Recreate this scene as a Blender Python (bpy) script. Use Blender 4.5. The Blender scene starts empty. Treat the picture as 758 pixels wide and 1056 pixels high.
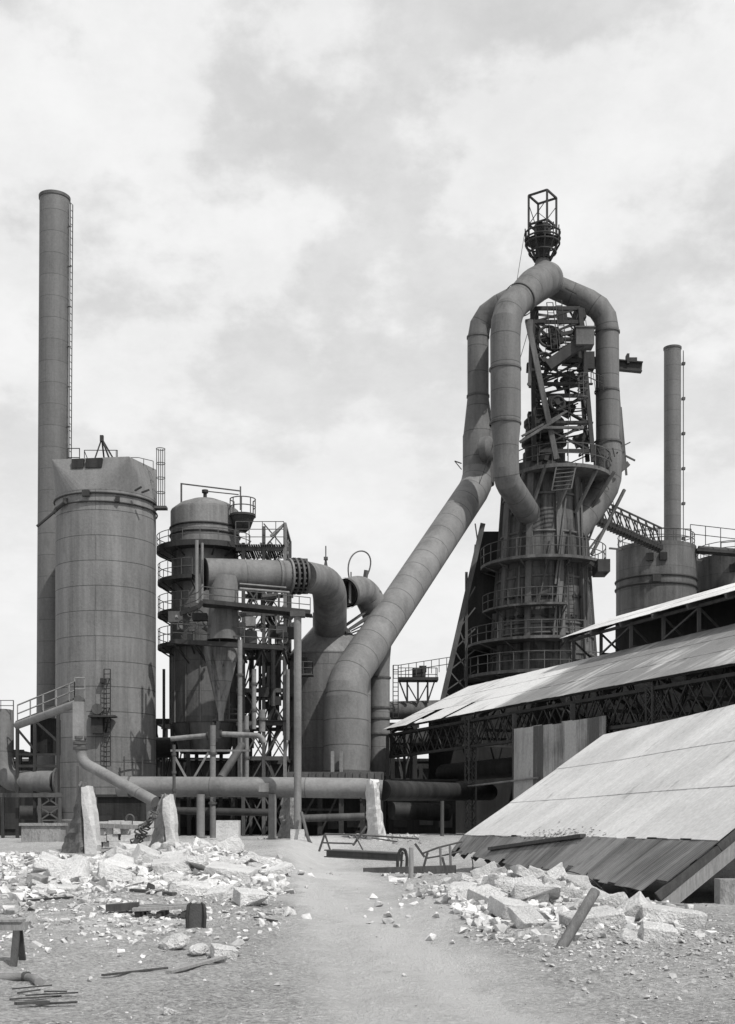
import bpy, bmesh, math, random
from mathutils import Vector, Matrix, noise
random.seed(7)
SC = bpy.context.scene
COL = SC.collection
F, HCAM, CX, HY = 1300.0, 1.9, 379.0, 850.0
def X(px, D): return (px-CX)/F*D
def Z(py, D): return HCAM-(py-HY)/F*D
def P(px, py, D): return Vector((X(px, D), D, Z(py, D)))
def S(px, D): return px/F*D
def sst(a, b, t):
    t = max(0.0, min(1.0, (t-a)/(b-a))); return t*t*(3-2*t)
def rnd(a, b): return random.uniform(a, b)

# ------------------------------------------------------------ mesh helper
class MB:
    def __init__(self): self.v = []; self.f = []; self.uv = []
    def face(self, pts, uvs=None):
        b = len(self.v); self.v += [Vector(p) for p in pts]
        self.f.append(list(range(b, b+len(pts)))); self.uv.append(uvs or [(0, 0)]*len(pts))
    def box(self, c, s, R=None):
        c = Vector(c); h = Vector(s)*.5; b = len(self.v)
        for z in (-1, 1):
            for y in (-1, 1):
                for x in (-1, 1):
                    p = Vector((x*h.x, y*h.y, z*h.z))
                    if R: p = R @ p
                    self.v.append(c+p)
        for q in ((0, 2, 3, 1), (4, 5, 7, 6), (0, 1, 5, 4), (2, 6, 7, 3), (0, 4, 6, 2), (1, 3, 7, 5)):
            self.f.append([b+i for i in q]); self.uv.append([(0, 0), (1, 0), (1, 1), (0, 1)])
        return self
    def beam(self, p0, p1, w, h=None, up=None):
        h = h or w; p0 = Vector(p0); p1 = Vector(p1); d = p1-p0; L = d.length
        if L < 1e-6: return self
        d /= L; up = Vector(up) if up else Vector((0, 0, 1))
        if abs(d.dot(up)) > .98: up = Vector((0, 1, 0)) if abs(d.y) < .9 else Vector((1, 0, 0))
        x = d.cross(up).normalized(); z = x.cross(d)
        R = Matrix((x, d, z)).transposed()
        return self.box((p0+p1)/2, (w, L, h), R)
    def ibeam(self, p0, p1, w, h, t=.05, up=None):
        p0 = Vector(p0); p1 = Vector(p1); d = (p1-p0).normalized(); up = Vector(up) if up else Vector((0, 0, 1))
        x = d.cross(up).normalized(); z = x.cross(d)
        self.beam(p0, p1, t, h-2*t, up); o = z*(h/2-t/2)
        self.beam(p0+o, p1+o, w, t, up); self.beam(p0-o, p1-o, w, t, up); return self
    def sweep(self, pts, rads, n=20, cap0=True, cap1=True, closed=False):
        pts = [Vector(p) for p in pts]; m = len(pts)
        if not isinstance(rads, (list, tuple)): rads = [rads]*m
        T = []
        for i in range(m):
            if closed: t = pts[(i+1) % m]-pts[i-1]
            else: t = pts[min(i+1, m-1)]-pts[max(i-1, 0)]
            T.append(t.normalized())
        a = Vector((0, 1, 0)) if abs(T[0].y) < .9 else Vector((0, 0, 1))
        nrm = (a-T[0]*a.dot(T[0])).normalized(); L = 0; base = len(self.v); Ls = []
        for i in range(m):
            if i:
                L += (pts[i]-pts[i-1]).length
                nrm = (nrm-T[i]*nrm.dot(T[i])).normalized()
            b = T[i].cross(nrm); Ls.append(L)
            for k in range(n):
                an = 2*math.pi*k/n
                self.v.append(pts[i]+(nrm*math.cos(an)+b*math.sin(an))*rads[i])
        rm = max(rads)
        for i in range(m if closed else m-1):
            j = (i+1) % m
            for k in range(n):
                k2 = (k+1) % n
                self.f.append([base+i*n+k, base+i*n+k2, base+j*n+k2, base+j*n+k])
                u0 = 2*math.pi*k/n*rm; u1 = 2*math.pi*(k+1)/n*rm; l1 = Ls[j] if j else L+1
                self.uv.append([(u0, Ls[i]), (u1, Ls[i]), (u1, l1), (u0, l1)])
        if not closed:
            if cap0: self.f.append([base+k for k in range(n)][::-1]); self.uv.append([(0, 0)]*n)
            if cap1: self.f.append([base+(m-1)*n+k for k in range(n)]); self.uv.append([(0, 0)]*n)
        return self
    def tube(self, p0, p1, r, n=8): return self.sweep([p0, p1], r, n)
    def lathe(self, c, prof, n=48, a0=None, a1=None):
        # prof: (radius, z) from bottom to top; angle 0 faces the camera (-Y), positive to the right
        full = a0 is None
        A = [2*math.pi*k/n for k in range(n+1)] if full else [a0+(a1-a0)*k/n for k in range(n+1)]
        base = len(self.v); L = 0; Ls = []; rm = max(p[0] for p in prof)
        for i, (r, z) in enumerate(prof):
            if i: L += math.hypot(r-prof[i-1][0], z-prof[i-1][1])
            Ls.append(L)
            for a in A: self.v.append(Vector((c[0]+r*math.sin(a), c[1]-r*math.cos(a), z)))
        w = n+1
        for i in range(len(prof)-1):
            for k in range(n):
                q = [base+i*w+k, base+i*w+k+1, base+(i+1)*w+k+1, base+(i+1)*w+k]
                self.f.append(q)
                self.uv.append([(A[k]*rm, Ls[i]), (A[k+1]*rm, Ls[i]), (A[k+1]*rm, Ls[i+1]), (A[k]*rm, Ls[i+1])])
        return self
    def ring(self, c, r, z, tr, n=48, a0=None, a1=None, m=8):
        full = a0 is None
        if full: pts = [(c[0]+r*math.sin(2*math.pi*k/n), c[1]-r*math.cos(2*math.pi*k/n), z) for k in range(n)]
        else: pts = [(c[0]+r*math.sin(a0+(a1-a0)*k/n), c[1]-r*math.cos(a0+(a1-a0)*k/n), z) for k in range(n+1)]
        return self.sweep(pts, tr, m, closed=full)
    def rail(self, pts, h=1.1, step=1.6, r=.03, mids=1, post0=0):
        pts = [Vector(p) for p in pts]; up = Vector((0, 0, 1)); acc = step*.5*0
        for a, b in zip(pts, pts[1:]):
            for q in range(mids+1):
                o = up*h*(q+1)/(mids+1); self.sweep([a+o, b+o], r, 5)
        tot = 0; nextp = 0
        for a, b in zip(pts, pts[1:]):
            L = (b-a).length
            while nextp <= tot+L+1e-6:
                p = a+(b-a)*((nextp-tot)/L if L else 0); self.sweep([p, p+up*h], r, 5); nextp += step
            tot += L
        p = pts[-1]; self.sweep([p, p+up*h], r, 5); return self
    def ladder(self, p0, p1, side, w=.45, r=.03, step=.4):
        p0 = Vector(p0); p1 = Vector(p1); s = Vector(side).normalized()*w/2
        self.sweep([p0+s, p1+s], r, 5); self.sweep([p0-s, p1-s], r, 5)
        n = int((p1-p0).length/step)
        for i in range(n+1):
            p = p0+(p1-p0)*(i/max(n, 1)); self.sweep([p-s, p+s], r*.7, 4)
        return self
    def lattice(self, p0, p1, h, n, w=.1, style='X', dw=None, up=None):
        p0 = Vector(p0); p1 = Vector(p1); u = (Vector(up) if up else Vector((0, 0, 1)))*h; dw = dw or w*.6
        self.beam(p0, p1, w); self.beam(p0+u, p1+u, w)
        for i in range(n):
            a = p0+(p1-p0)*(i/n); b = p0+(p1-p0)*((i+1)/n)
            if style in 'XV': self.beam(a, b+u, dw) if (style == 'X' or i % 2 == 0) else self.beam(a+u, b, dw)
            if style == 'X': self.beam(a+u, b, dw*.98)
            if style == 'N': self.beam(a+u, b, dw); self.beam(a, a+u, dw)
        if style == 'N': self.beam(p1, p1+u, dw)
        return self
    def build(self, name, mat, parent=None, origin=None, smooth=True, ang=35):
        if parent is not None: o = ORG[parent.name]
        elif origin is not None: o = Vector(origin)
        else: o = Vector((0, 0, 0))
        me = bpy.data.meshes.new(name)
        me.from_pydata([v-o for v in self.v], [], self.f)
        ul = me.uv_layers.new(name='UVMap'); flat = [c for f in self.uv for uv in f for c in uv]
        ul.data.foreach_set('uv', flat)
        me.polygons.foreach_set('use_smooth', [smooth]*len(me.polygons))
        if smooth: me.set_sharp_from_angle(angle=math.radians(ang))
        me.materials.append(mat); me.update()
        ob = bpy.data.objects.new(name, me); COL.objects.link(ob)
        if parent is not None: ob.parent = parent; ORG[ob.name] = o
        else: ob.location = o; ORG[ob.name] = o
        return ob
ORG = {}
def tag(o, label, cat, group=None, kind=None):
    o['label'] = label; o['category'] = cat
    if group: o['group'] = group
    o['kind'] = kind or 'thing'
    return o
def thing(name, label, cat, loc, group=None):
    o = bpy.data.objects.new(name, None); COL.objects.link(o); o.location = loc; o.empty_display_size = .3
    ORG[o.name] = Vector(loc); return tag(o, label, cat, group)
def fillet(pts, d, k=7):
    pts = [Vector(p) for p in pts]; out = [pts[0]]
    for i in range(1, len(pts)-1):
        a = pts[i-1]; b = pts[i]; c = pts[i+1]; dd = d if not isinstance(d, (list, tuple)) else d[i-1]
        p = b+(a-b).normalized()*dd; q = b+(c-b).normalized()*dd
        for j in range(k+1):
            t = j/k; out.append(p*(1-t)**2+b*2*t*(1-t)+q*t*t)
    out.append(pts[-1]); return out
def dense(pts, step):
    out = [Vector(pts[0])]
    for a, b in zip(pts, pts[1:]):
        a = Vector(a); b = Vector(b); n = max(1, int((b-a).length/step))
        for i in range(1, n+1): out.append(a+(b-a)*(i/n))
    return out
def polar(c, r, deg, z): a = math.radians(deg); return Vector((c[0]+r*math.sin(a), c[1]-r*math.cos(a), z))

# ------------------------------------------------------------ materials
class NT:
    def __init__(self, name, rough=.75, metal=0.0):
        self.m = bpy.data.materials.new(name); self.m.use_nodes = True; self.t = self.m.node_tree
        self.b = self.t.nodes['Principled BSDF']; self.b.inputs['Roughness'].default_value = rough
        self.b.inputs['Metallic'].default_value = metal
        self.b.inputs['Specular IOR Level'].default_value = .3
        self.tc = self.t.nodes.new('ShaderNodeTexCoord')
    def link(self, a, b): self.t.links.new(a, b)
    def set(self, sock, v):
        if hasattr(v, 'is_linked'): self.link(v, sock)
        else: sock.default_value = v
    def op(self, o, a, b=0.0, c=0.0, clamp=False):
        n = self.t.nodes.new('ShaderNodeMath'); n.operation = o; n.use_clamp = clamp
        self.set(n.inputs[0], a); self.set(n.inputs[1], b); self.set(n.inputs[2], c); return n.outputs[0]
    def vec(self, coord='Object', scale=(1, 1, 1)):
        n = self.t.nodes.new('ShaderNodeMapping'); n.inputs['Scale'].default_value = scale
        self.link(self.tc.outputs[coord], n.inputs['Vector']); return n.outputs[0]
    def noise(self, scale, detail=4, coord='Object', vs=(1, 1, 1), rough=.55):
        n = self.t.nodes.new('ShaderNodeTexNoise'); n.inputs['Scale'].default_value = scale
        n.inputs['Detail'].default_value = detail; n.inputs['Roughness'].default_value = rough
        self.link(self.vec(coord, vs), n.inputs['Vector']); return n.outputs[0]
    def cn(self, *a, **k): # noise stretched to the full 0..1 range
        return self.ramp(self.noise(*a, **k), .27, .73)
    def ramp(self, v, a, b): # smoothstep
        n = self.t.nodes.new('ShaderNodeMapRange'); n.interpolation_type = 'SMOOTHSTEP'
        self.set(n.inputs[0], v); n.inputs[1].default_value = a; n.inputs[2].default_value = b; return n.outputs[0]
    def mix(self, f, a, b): # scalar lerp
        return self.op('ADD', self.op('MULTIPLY', self.op('SUBTRACT', 1.0, f), a), self.op('MULTIPLY', f, b))
    def brick(self, w, h, mortar, c1=.4, c2=.6, off=.5):
        n = self.t.nodes.new('ShaderNodeTexBrick'); n.offset = off
        for k, v in (('Scale', 1.0), ('Mortar Size', mortar), ('Mortar Smooth', .1), ('Bias', 0.0), ('Brick Width', w), ('Row Height', h)): n.inputs[k].default_value = v
        n.inputs['Color1'].default_value = (c1,)*3+(1,); n.inputs['Color2'].default_value = (c2,)*3+(1,); n.inputs['Mortar'].default_value = (.5, .5, .5, 1)
        self.link(self.tc.outputs['UV'], n.inputs['Vector']); return n.outputs['Color'], n.outputs['Fac']
    def out(self, val, bump=None, bs=.3, bd=.02):
        self.link(val, self.b.inputs['Base Color'])
        if bump is not None:
            n = self.t.nodes.new('ShaderNodeBump'); n.inputs['Strength'].default_value = bs; n.inputs['Distance'].default_value = bd
            self.link(bump, n.inputs['Height']); self.link(n.outputs[0], self.b.inputs['Normal'])
        return self.m
def steel(name, base, seam=None, var=.25, streak=.35, dark=.5, rough=.7, sv=(1.1, 1.1, .07), seamdark=.45, fine=.11):
    t = NT(name, rough)
    big = t.cn(.22, 5); st = t.cn(1.0, 6, vs=sv, rough=.65); fi = t.cn(4.5, 5, rough=.75)
    v = t.op('MULTIPLY_ADD', t.op('SUBTRACT', big, .5), var*2, 1.0)
    v = t.op('ADD', v, t.op('MULTIPLY', t.op('SUBTRACT', st, .5), streak*2))
    v = t.op('ADD', v, t.op('MULTIPLY', t.op('SUBTRACT', fi, .5), fine*2))
    st2 = t.ramp(t.noise(1.0, 4, vs=(sv[0]*3.1, sv[1]*3.1, sv[2]*1.3), rough=.6), .56, .74); v = t.op('ADD', v, t.op('MULTIPLY', st2, -streak*.9))
    # patches of rust with a shape of their own
    pt = t.ramp(t.noise(.55, 6, vs=(1, 1, .45), rough=.65), .54, .68)
    v = t.mix(t.op('MULTIPLY', pt, dark), v, .45)
    bump = fi
    if seam:
        c, f = t.brick(seam[1], seam[0], seam[2] if len(seam) > 2 else .025, .42, .58)
        v = t.op('MULTIPLY', v, t.op('MULTIPLY_ADD', t.op('SUBTRACT', c, .5), .7, 1.0))
        v = t.mix(t.op('MULTIPLY', f, seamdark), v, .12)
        bump = t.op('SUBTRACT', fi, f)
    v = t.op('MULTIPLY', t.op('MAXIMUM', v, .08), base)
    return t.out(v, bump, .35, .03)
def grain(name, base, sc=2.0, amp=.3, bs=.5, bd=.03, vs=(1, 1, 1), rough=.85, pits=.0, per=0):
    t = NT(name, rough); a = t.cn(sc, 6, vs=vs, rough=.65); b = t.cn(sc*7, 4, vs=vs, rough=.7); big = t.cn(sc*.2, 3)
    v = t.op('MULTIPLY_ADD', t.op('SUBTRACT', a, .5), amp*2, 1.0)
    v = t.op('ADD', v, t.op('MULTIPLY', t.op('SUBTRACT', b, .5), amp*1.2)); v = t.op('ADD', v, t.op('MULTIPLY', t.op('SUBTRACT', big, .5), amp))
    if pits: v = t.mix(t.op('MULTIPLY', t.ramp(b, .6, .72), pits), v, .3)
    if per:
        oi = t.t.nodes.new('ShaderNodeObjectInfo'); v = t.op('MULTIPLY', v, t.op('MULTIPLY_ADD', oi.outputs['Random'], per, 1-per*.6))
        dirt = t.ramp(t.noise(sc*.9, 5, 'Object', rough=.7), .5, .64); v = t.mix(t.op('MULTIPLY', dirt, .3), v, .5)
    h = t.op('ADD', a, t.op('MULTIPLY', b, .5))
    return t.out(t.op('MULTIPLY', t.op('MAXIMUM', v, .1), base), h, bs, bd)
M = {}
M['stack'] = steel('stack_plate', .115, (1.9, 400), var=.12, streak=.15, dark=.25, seamdark=.5)
M['stove'] = steel('stove_plate', .15, (2.0, 400, .035), var=.12, streak=.26, dark=.35, seamdark=.65)
M['hood'] = steel('hood_plate', .15, None, var=.1, streak=.12, dark=.2)
M['duct'] = steel('duct_plate', .15, (2.15, 400, .045), var=.14, streak=.16, dark=.35, sv=(.6, .6, .2), seamdark=.6)
M['uptake'] = steel('uptake_plate', .105, (2.6, 400, .045), var=.15, streak=.22, dark=.4, seamdark=.55)
M['gasmain'] = steel('gas_main_plate', .135, (3.1, 400, .03), var=.15, streak=.22, dark=.45, sv=(1, 1, .12))
M['dust'] = steel('dust_catcher_plate', .15, (2.4, 400, .03), var=.15, streak=.25, dark=.45)
M['tower'] = steel('scrubber_plate', .098, (2.6, 400, .03), var=.2, streak=.35, dark=.5)
M['dome'] = steel('dome_plate', .135, (3.2, 400, .03), var=.18, streak=.3, dark=.25)
M['furn'] = steel('furnace_shell', .06, (2.4, 400, .03), var=.3, streak=.9, dark=.45, seamdark=.3)
M['furncol'] = steel('furnace_column', .08, None, var=.25, streak=.45, dark=.4)
M['rstove'] = steel('rear_stove_plate', .085, (2.4, 400, .03), var=.3, streak=.35, dark=.7)
M['pipe'] = steel('pipeline_plate', .175, (6.2, 30, .035), var=.2, streak=.15, dark=.4, sv=(.3, 1, 1))
M['steel'] = steel('structural_steel', .07, None, var=.3, streak=.3, dark=.4)
M['steel_l'] = steel('pale_painted_steel', .17, None, var=.25, streak=.3, dark=.5)
M['dark'] = steel('dark_rusted_steel', .028, None, var=.3, streak=.3, dark=.4)
M['dark_shade'] = steel('dark_shade_plate', .02, (3, 5), var=.4, streak=.6, dark=.4)  # near-black plate; also stands in for shade in sheds, openings and under plant
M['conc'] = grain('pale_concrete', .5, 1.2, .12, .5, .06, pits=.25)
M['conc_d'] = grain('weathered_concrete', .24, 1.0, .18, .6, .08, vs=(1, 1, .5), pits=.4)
M['conc_s'] = grain('shaded_rough_concrete', .13, 1.0, .25, .7, .1, vs=(1.6, 1.6, .22), pits=.5)  # rough dark concrete; away-from-sun shade is in the colour
M['hop'] = steel('streaked_hopper_plate', .15, (1.6, 400, .03), var=.2, streak=.7, dark=.3, sv=(1.6, 1.6, .1))
M['wood'] = grain('weathered_timber', .24, 3, .22, .5, .02, vs=(6, 6, .7))
M['wood_d'] = grain('dark_timber', .06, 3, .25, .5, .02, vs=(3, 3, 1))
M['rock'] = grain('broken_concrete', .76, 2.6, .16, 1.0, .09, pits=.06, per=.22)
M['brickrub'] = grain('brick_rubble', .34, 1.6, .35, .7, .05)
M['gravel'] = grain('yard_gravel', .36, 1.6, .3, .3, .03)
M['wood_m'] = grain('greyed_timber', .15, 3, .25, .6, .02, vs=(6, 6, .7))
M['peb'] = grain('small_rubble', .5, 1.6, .28, .3, .03)
# ------------------------------------------------------------ camera, sun, sky
cam = bpy.data.cameras.new('camera'); co = bpy.data.objects.new('camera', cam); COL.objects.link(co)
cam.sensor_fit = 'HORIZONTAL'; cam.sensor_width = 36; cam.lens = 36*F/758; cam.shift_y = (HY-528)/1056*(1056/758)
cam.sensor_fit = 'VERTICAL'; cam.sensor_height = 36; cam.lens = 36*F/1056; cam.shift_y = (HY-528)/1056
cam.clip_start = .2; cam.clip_end = 8000
co.location = (0, 0, HCAM); co.rotation_euler = (math.radians(90), 0, 0); SC.camera = co
SUN_AZ, SUN_EL = 42.0, 54.0      # degrees to the right of straight behind the camera, height
az = math.radians(SUN_AZ); el = math.radians(SUN_EL)
sd = Vector((math.sin(az)*math.cos(el), -math.cos(az)*math.cos(el), math.sin(el)))
sl = bpy.data.lights.new('sun', 'SUN'); sl.energy = 4.2; sl.angle = math.radians(.6); sl.color = (1, .985, .96)
so = bpy.data.objects.new('sun', sl); COL.objects.link(so); so.rotation_euler = sd.to_track_quat('Z', 'Y').to_euler(); so.location = (20, -20, 60)
SC.view_settings.view_transform = 'Standard'; SC.view_settings.look = 'None'; SC.view_settings.exposure = 0.0; SC.view_settings.gamma = 1.0
SC.view_settings.use_curve_mapping = False
SC.cycles.max_bounces = 6; SC.cycles.diffuse_bounces = 3; SC.cycles.caustics_reflective = False; SC.cycles.caustics_refractive = False
w = bpy.data.worlds.new('World'); SC.world = w; w.use_nodes = True; nt = w.node_tree; N = nt.nodes; N.clear()
def wn(t, **kw):
    n = N.new(t)
    for k, v in kw.items(): setattr(n, k, v)
    return n
def wm(o, a, b=0.0, c=0.0, clamp=False):
    n = wn('ShaderNodeMath', operation=o, use_clamp=clamp)
    for i, v in enumerate((a, b, c)):
        if hasattr(v, 'is_linked'): nt.links.new(v, n.inputs[i])
        else: n.inputs[i].default_value = v
    return n.outputs[0]
sky = wn('ShaderNodeTexSky', sky_type='NISHITA', sun_disc=False); sky.sun_elevation = el; sky.sun_rotation = math.pi-az
sky.dust_density = 2.5; sky.air_density = 1.0
bw = wn('ShaderNodeRGBToBW'); nt.links.new(sky.outputs[0], bw.inputs[0])
tc = wn('ShaderNodeTexCoord'); sx = wn('ShaderNodeSeparateXYZ'); nt.links.new(tc.outputs['Generated'], sx.inputs[0])
zz = wm('ADD', wm('MAXIMUM', sx.outputs[2], 0.0), .42)
cx = wn('ShaderNodeCombineXYZ'); nt.links.new(wm('DIVIDE', sx.outputs[0], zz), cx.inputs[0]); nt.links.new(wm('DIVIDE', sx.outputs[1], zz), cx.inputs[1])
def wnoise(scale, det, rough, off, dist=0.0):
    mp = wn('ShaderNodeMapping'); mp.inputs['Location'].default_value = off; nt.links.new(cx.outputs[0], mp.inputs[0])
    n = wn('ShaderNodeTexNoise'); n.inputs['Scale'].default_value = scale; n.inputs['Detail'].default_value = det; n.inputs['Roughness'].default_value = rough
    n.inputs['Distortion'].default_value = dist; nt.links.new(mp.outputs[0], n.inputs['Vector']); return n.outputs[0]
def wr(v, a, b):
    n = wn('ShaderNodeMapRange', interpolation_type='SMOOTHSTEP'); nt.links.new(v, n.inputs[0]); n.inputs[1].default_value = a; n.inputs[2].default_value = b; return n.outputs[0]
c1 = wr(wm('ADD', wnoise(4.6, 10, .57, (40.5, 1.5, 0), .0), wm('MULTIPLY', wm('SUBTRACT', wnoise(1.1, 3, .5, (8.0, 2.0, 0)), .5), .35)), .48, .585)
tex = wnoise(7.0, 9, .66, (1.0, 5.0, 2.0), .0)
low = wm('SUBTRACT', 1.0, wr(sx.outputs[2], .0, .42))
# thin veil of white air near the horizon, blue (grey in this print) gaps and white cloud higher up
SKYGAP, CLOUD, HAZEW = 7.75, 8.75, 9.2
gap = wm('ADD', wm('MULTIPLY', bw.outputs[0], .55), wm('MULTIPLY_ADD', wr(tex, .25, .75), 1.6, SKYGAP-2.5))
cl = wm('MULTIPLY_ADD', wr(tex, .25, .75), 1.3, CLOUD-.75)
def wmix(f, a, b): return wm('ADD', wm('MULTIPLY', wm('SUBTRACT', 1.0, f), a), wm('MULTIPLY', f, b))
v = wmix(c1, gap, cl); v = wmix(wm('MULTIPLY', low, .8), v, HAZEW)
bg = wn('ShaderNodeBackground'); bg.inputs['Strength'].default_value = .1; nt.links.new(v, bg.inputs['Color'])
wo = wn('ShaderNodeOutputWorld'); nt.links.new(bg.outputs[0], wo.inputs['Surface'])

# ------------------------------------------------------------ ground
def fbm(x, y, s): return noise.fractal(Vector((x*s, y*s, 3.3)), 1.0, 2.0, 4)
def gz(x, y):
    left = .95*sst(46, 76, y); right = 1.1*sst(70, 81, y)-.35*sst(46, 58, y)*(1-sst(66, 76, y))
    k = sst(-4.6, -2.0, x); z = left*(1-k)+right*k
    z += 1.0*math.exp(-((x+6.4)/3.3)**2-((y-45)/6)**2)+.3*math.exp(-((x+5.2)/2.4)**2-((y-29)/4)**2)
    z += .8*math.exp(-((x-3.1)/2.0)**2-((y-26.5)/3.6)**2)+.22*math.exp(-((x-4.2)/1.6)**2-((y-19)/3)**2)
    z += .75*math.exp(-((x+13.2)/3.2)**2-((y-47)/5)**2)
    z -= .75*sst(3.6, 5.2, x+.12*(y-50))*(sst(29, 34, y)-sst(62, 68, y))
    if 8 < y < 48:
        d_ = x-(.4-.06*(y-16.5))-.25*fbm(x*.2, y*.1, 1.0); z -= .045*(math.exp(-((d_-.8)/.16)**2)+math.exp(-((d_+.75)/.18)**2))*(1-sst(38, 48, y))
    z += .10*fbm(x, y, .22)+(.045*fbm(x, y, 1.3)+.018*fbm(x+9, y, 4.5) if y < 70 else 0)
    return z
def track(x, y):
    # worn wheel track: from the lower middle up and to the left, over the rise
    xc = .4-.06*(y-16.5); d = abs(x-xc+.25*fbm(x*.2, y*.1, 1.0))
    wid = 1.3+.008*y
    return (1-sst(wid*.45, wid*1.35, d+.5*fbm(x+7, y*.5, .5)))
ys = [-60, -30, -12, -2, 4, 7]; y = 8.0
while y < 4200: ys.append(y); y *= 1.0125 if y < 95 else 1.08
rs = [-6, -4, -3, -2.2]+[-1.6+3.2*i/300 for i in range(301)]+[2.2, 3, 4, 6]
gv = []; gf = []; gt = []
for y in ys:
    sc = max(y, 0)*.42+14 if y < 100 else y*.42+14
    for r in rs:
        x = r*sc*.62; gv.append((x, y, gz(x, y) if y < 140 else 1.05)); gt.append(track(x, y) if y < 90 else 0)
nw = len(rs)
for j in range(len(ys)-1):
    for i in range(nw-1): gf.append((j*nw+i, j*nw+i+1, (j+1)*nw+i+1, (j+1)*nw+i))
me = bpy.data.meshes.new('ground'); me.from_pydata(gv, [], gf); me.polygons.foreach_set('use_smooth', [True]*len(gf))
def pale(x, y):
    pth = ((-1.5, 38), (-1.0, 30), (-.1, 24), (.42, 20.5), (.8, 16.5), (1.15, 13.2), (1.3, 11))
    for (xa, ya), (xb, yb) in zip(pth, pth[1:]):
        if yb <= y <= ya:
            f = (y-ya)/(yb-ya); xc = xa+(xb-xa)*f+.25*fbm(x*.3, y*.12, 1.0); return max(0, 1-abs(x-xc)/(.42+.012*y))
    return 0
def heapm(x, y): return min(1, 1.3*math.exp(-((x+6.4)/3.5)**2-((y-43)/8)**2)+1.3*math.exp(-((x-2.9)/2.0)**2-((y-26)/4)**2)+1.2*math.exp(-((x+13.2)/3)**2-((y-47)/5)**2)+.6*math.exp(-((x+4.4)/1.6)**2-((y-24)/4)**2))
pa_ = [max(pale(v_[0], v_[1]), heapm(v_[0], v_[1])) for v_ in gv]
at2 = me.attributes.new('pale', 'FLOAT', 'POINT'); at2.data.foreach_set('value', pa_)
at = me.attributes.new('worn', 'FLOAT', 'POINT'); at.data.foreach_set('value', gt)
t = NT('packed_dirt', .95)
an = t.t.nodes.new('ShaderNodeAttribute'); an.attribute_name = 'worn'; wv = an.outputs['Fac']
n0 = t.noise(.35, 5, vs=(1, .45, 1)); n1 = t.noise(2.2, 6, rough=.7); n2 = t.cn(14, 5, rough=.75); n3 = t.noise(.8, 6, vs=(1.2, .5, 1), rough=.62)
val = t.op('ADD', t.op('MULTIPLY_ADD', t.op('SUBTRACT', n0, .5), .35, .37), t.op('MULTIPLY', wv, .15))
val = t.op('ADD', val, t.op('MULTIPLY', t.op('SUBTRACT', n1, .5), .24)); gr = t.op('MULTIPLY', t.op('SUBTRACT', n2, .5), t.op('MULTIPLY_ADD', wv, -.3, .42))
val = t.op('ADD', val, gr)
ap = t.t.nodes.new('ShaderNodeAttribute'); ap.attribute_name = 'pale'
n4 = t.noise(1.6, 7, vs=(1.3, .55, 1), rough=.68)
patch = t.ramp(t.op('ADD', t.op('MULTIPLY', ap.outputs['Fac'], .34), t.op('MULTIPLY', n4, 1.0)), .56, .7)
patch = t.op('MAXIMUM', patch, t.op('MULTIPLY', t.ramp(n3, .57, .66), t.op('MULTIPLY_ADD', wv, .5, .25)))
n5 = t.noise(45, 3, rough=.8)
val = t.mix(t.op('MULTIPLY', patch, .7), val, .58)
val = t.op('ADD', val, t.op('MULTIPLY', t.op('SUBTRACT', n5, .5), t.op('MULTIPLY_ADD', wv, -.25, .4)))
val = t.mix(t.op('MULTIPLY', t.ramp(t.noise(1.3, 5, rough=.7), .6, .72), .35), val, .17)
me.materials.append(t.out(t.op('MAXIMUM', val, .06), t.op('ADD', t.op('ADD', n2, t.op('MULTIPLY', n5, .5)), t.op('MULTIPLY', n1, 1.5)), .9, .06))
g = bpy.data.objects.new('ground', me); COL.objects.link(g); g['kind'] = 'structure'; g['label'] = 'pale packed dirt yard with wheel tracks'
def hit(px, py, lo=9.0, hi=95.0):
    D = lo
    while D < hi:
        p = P(px, py, D)
        if p.z <= gz(p.x, D): return D
        D *= 1.004
    return hi
def G(px, D, dz=0): x = X(px, D); return Vector((x, D, gz(x, D)+dz))

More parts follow.
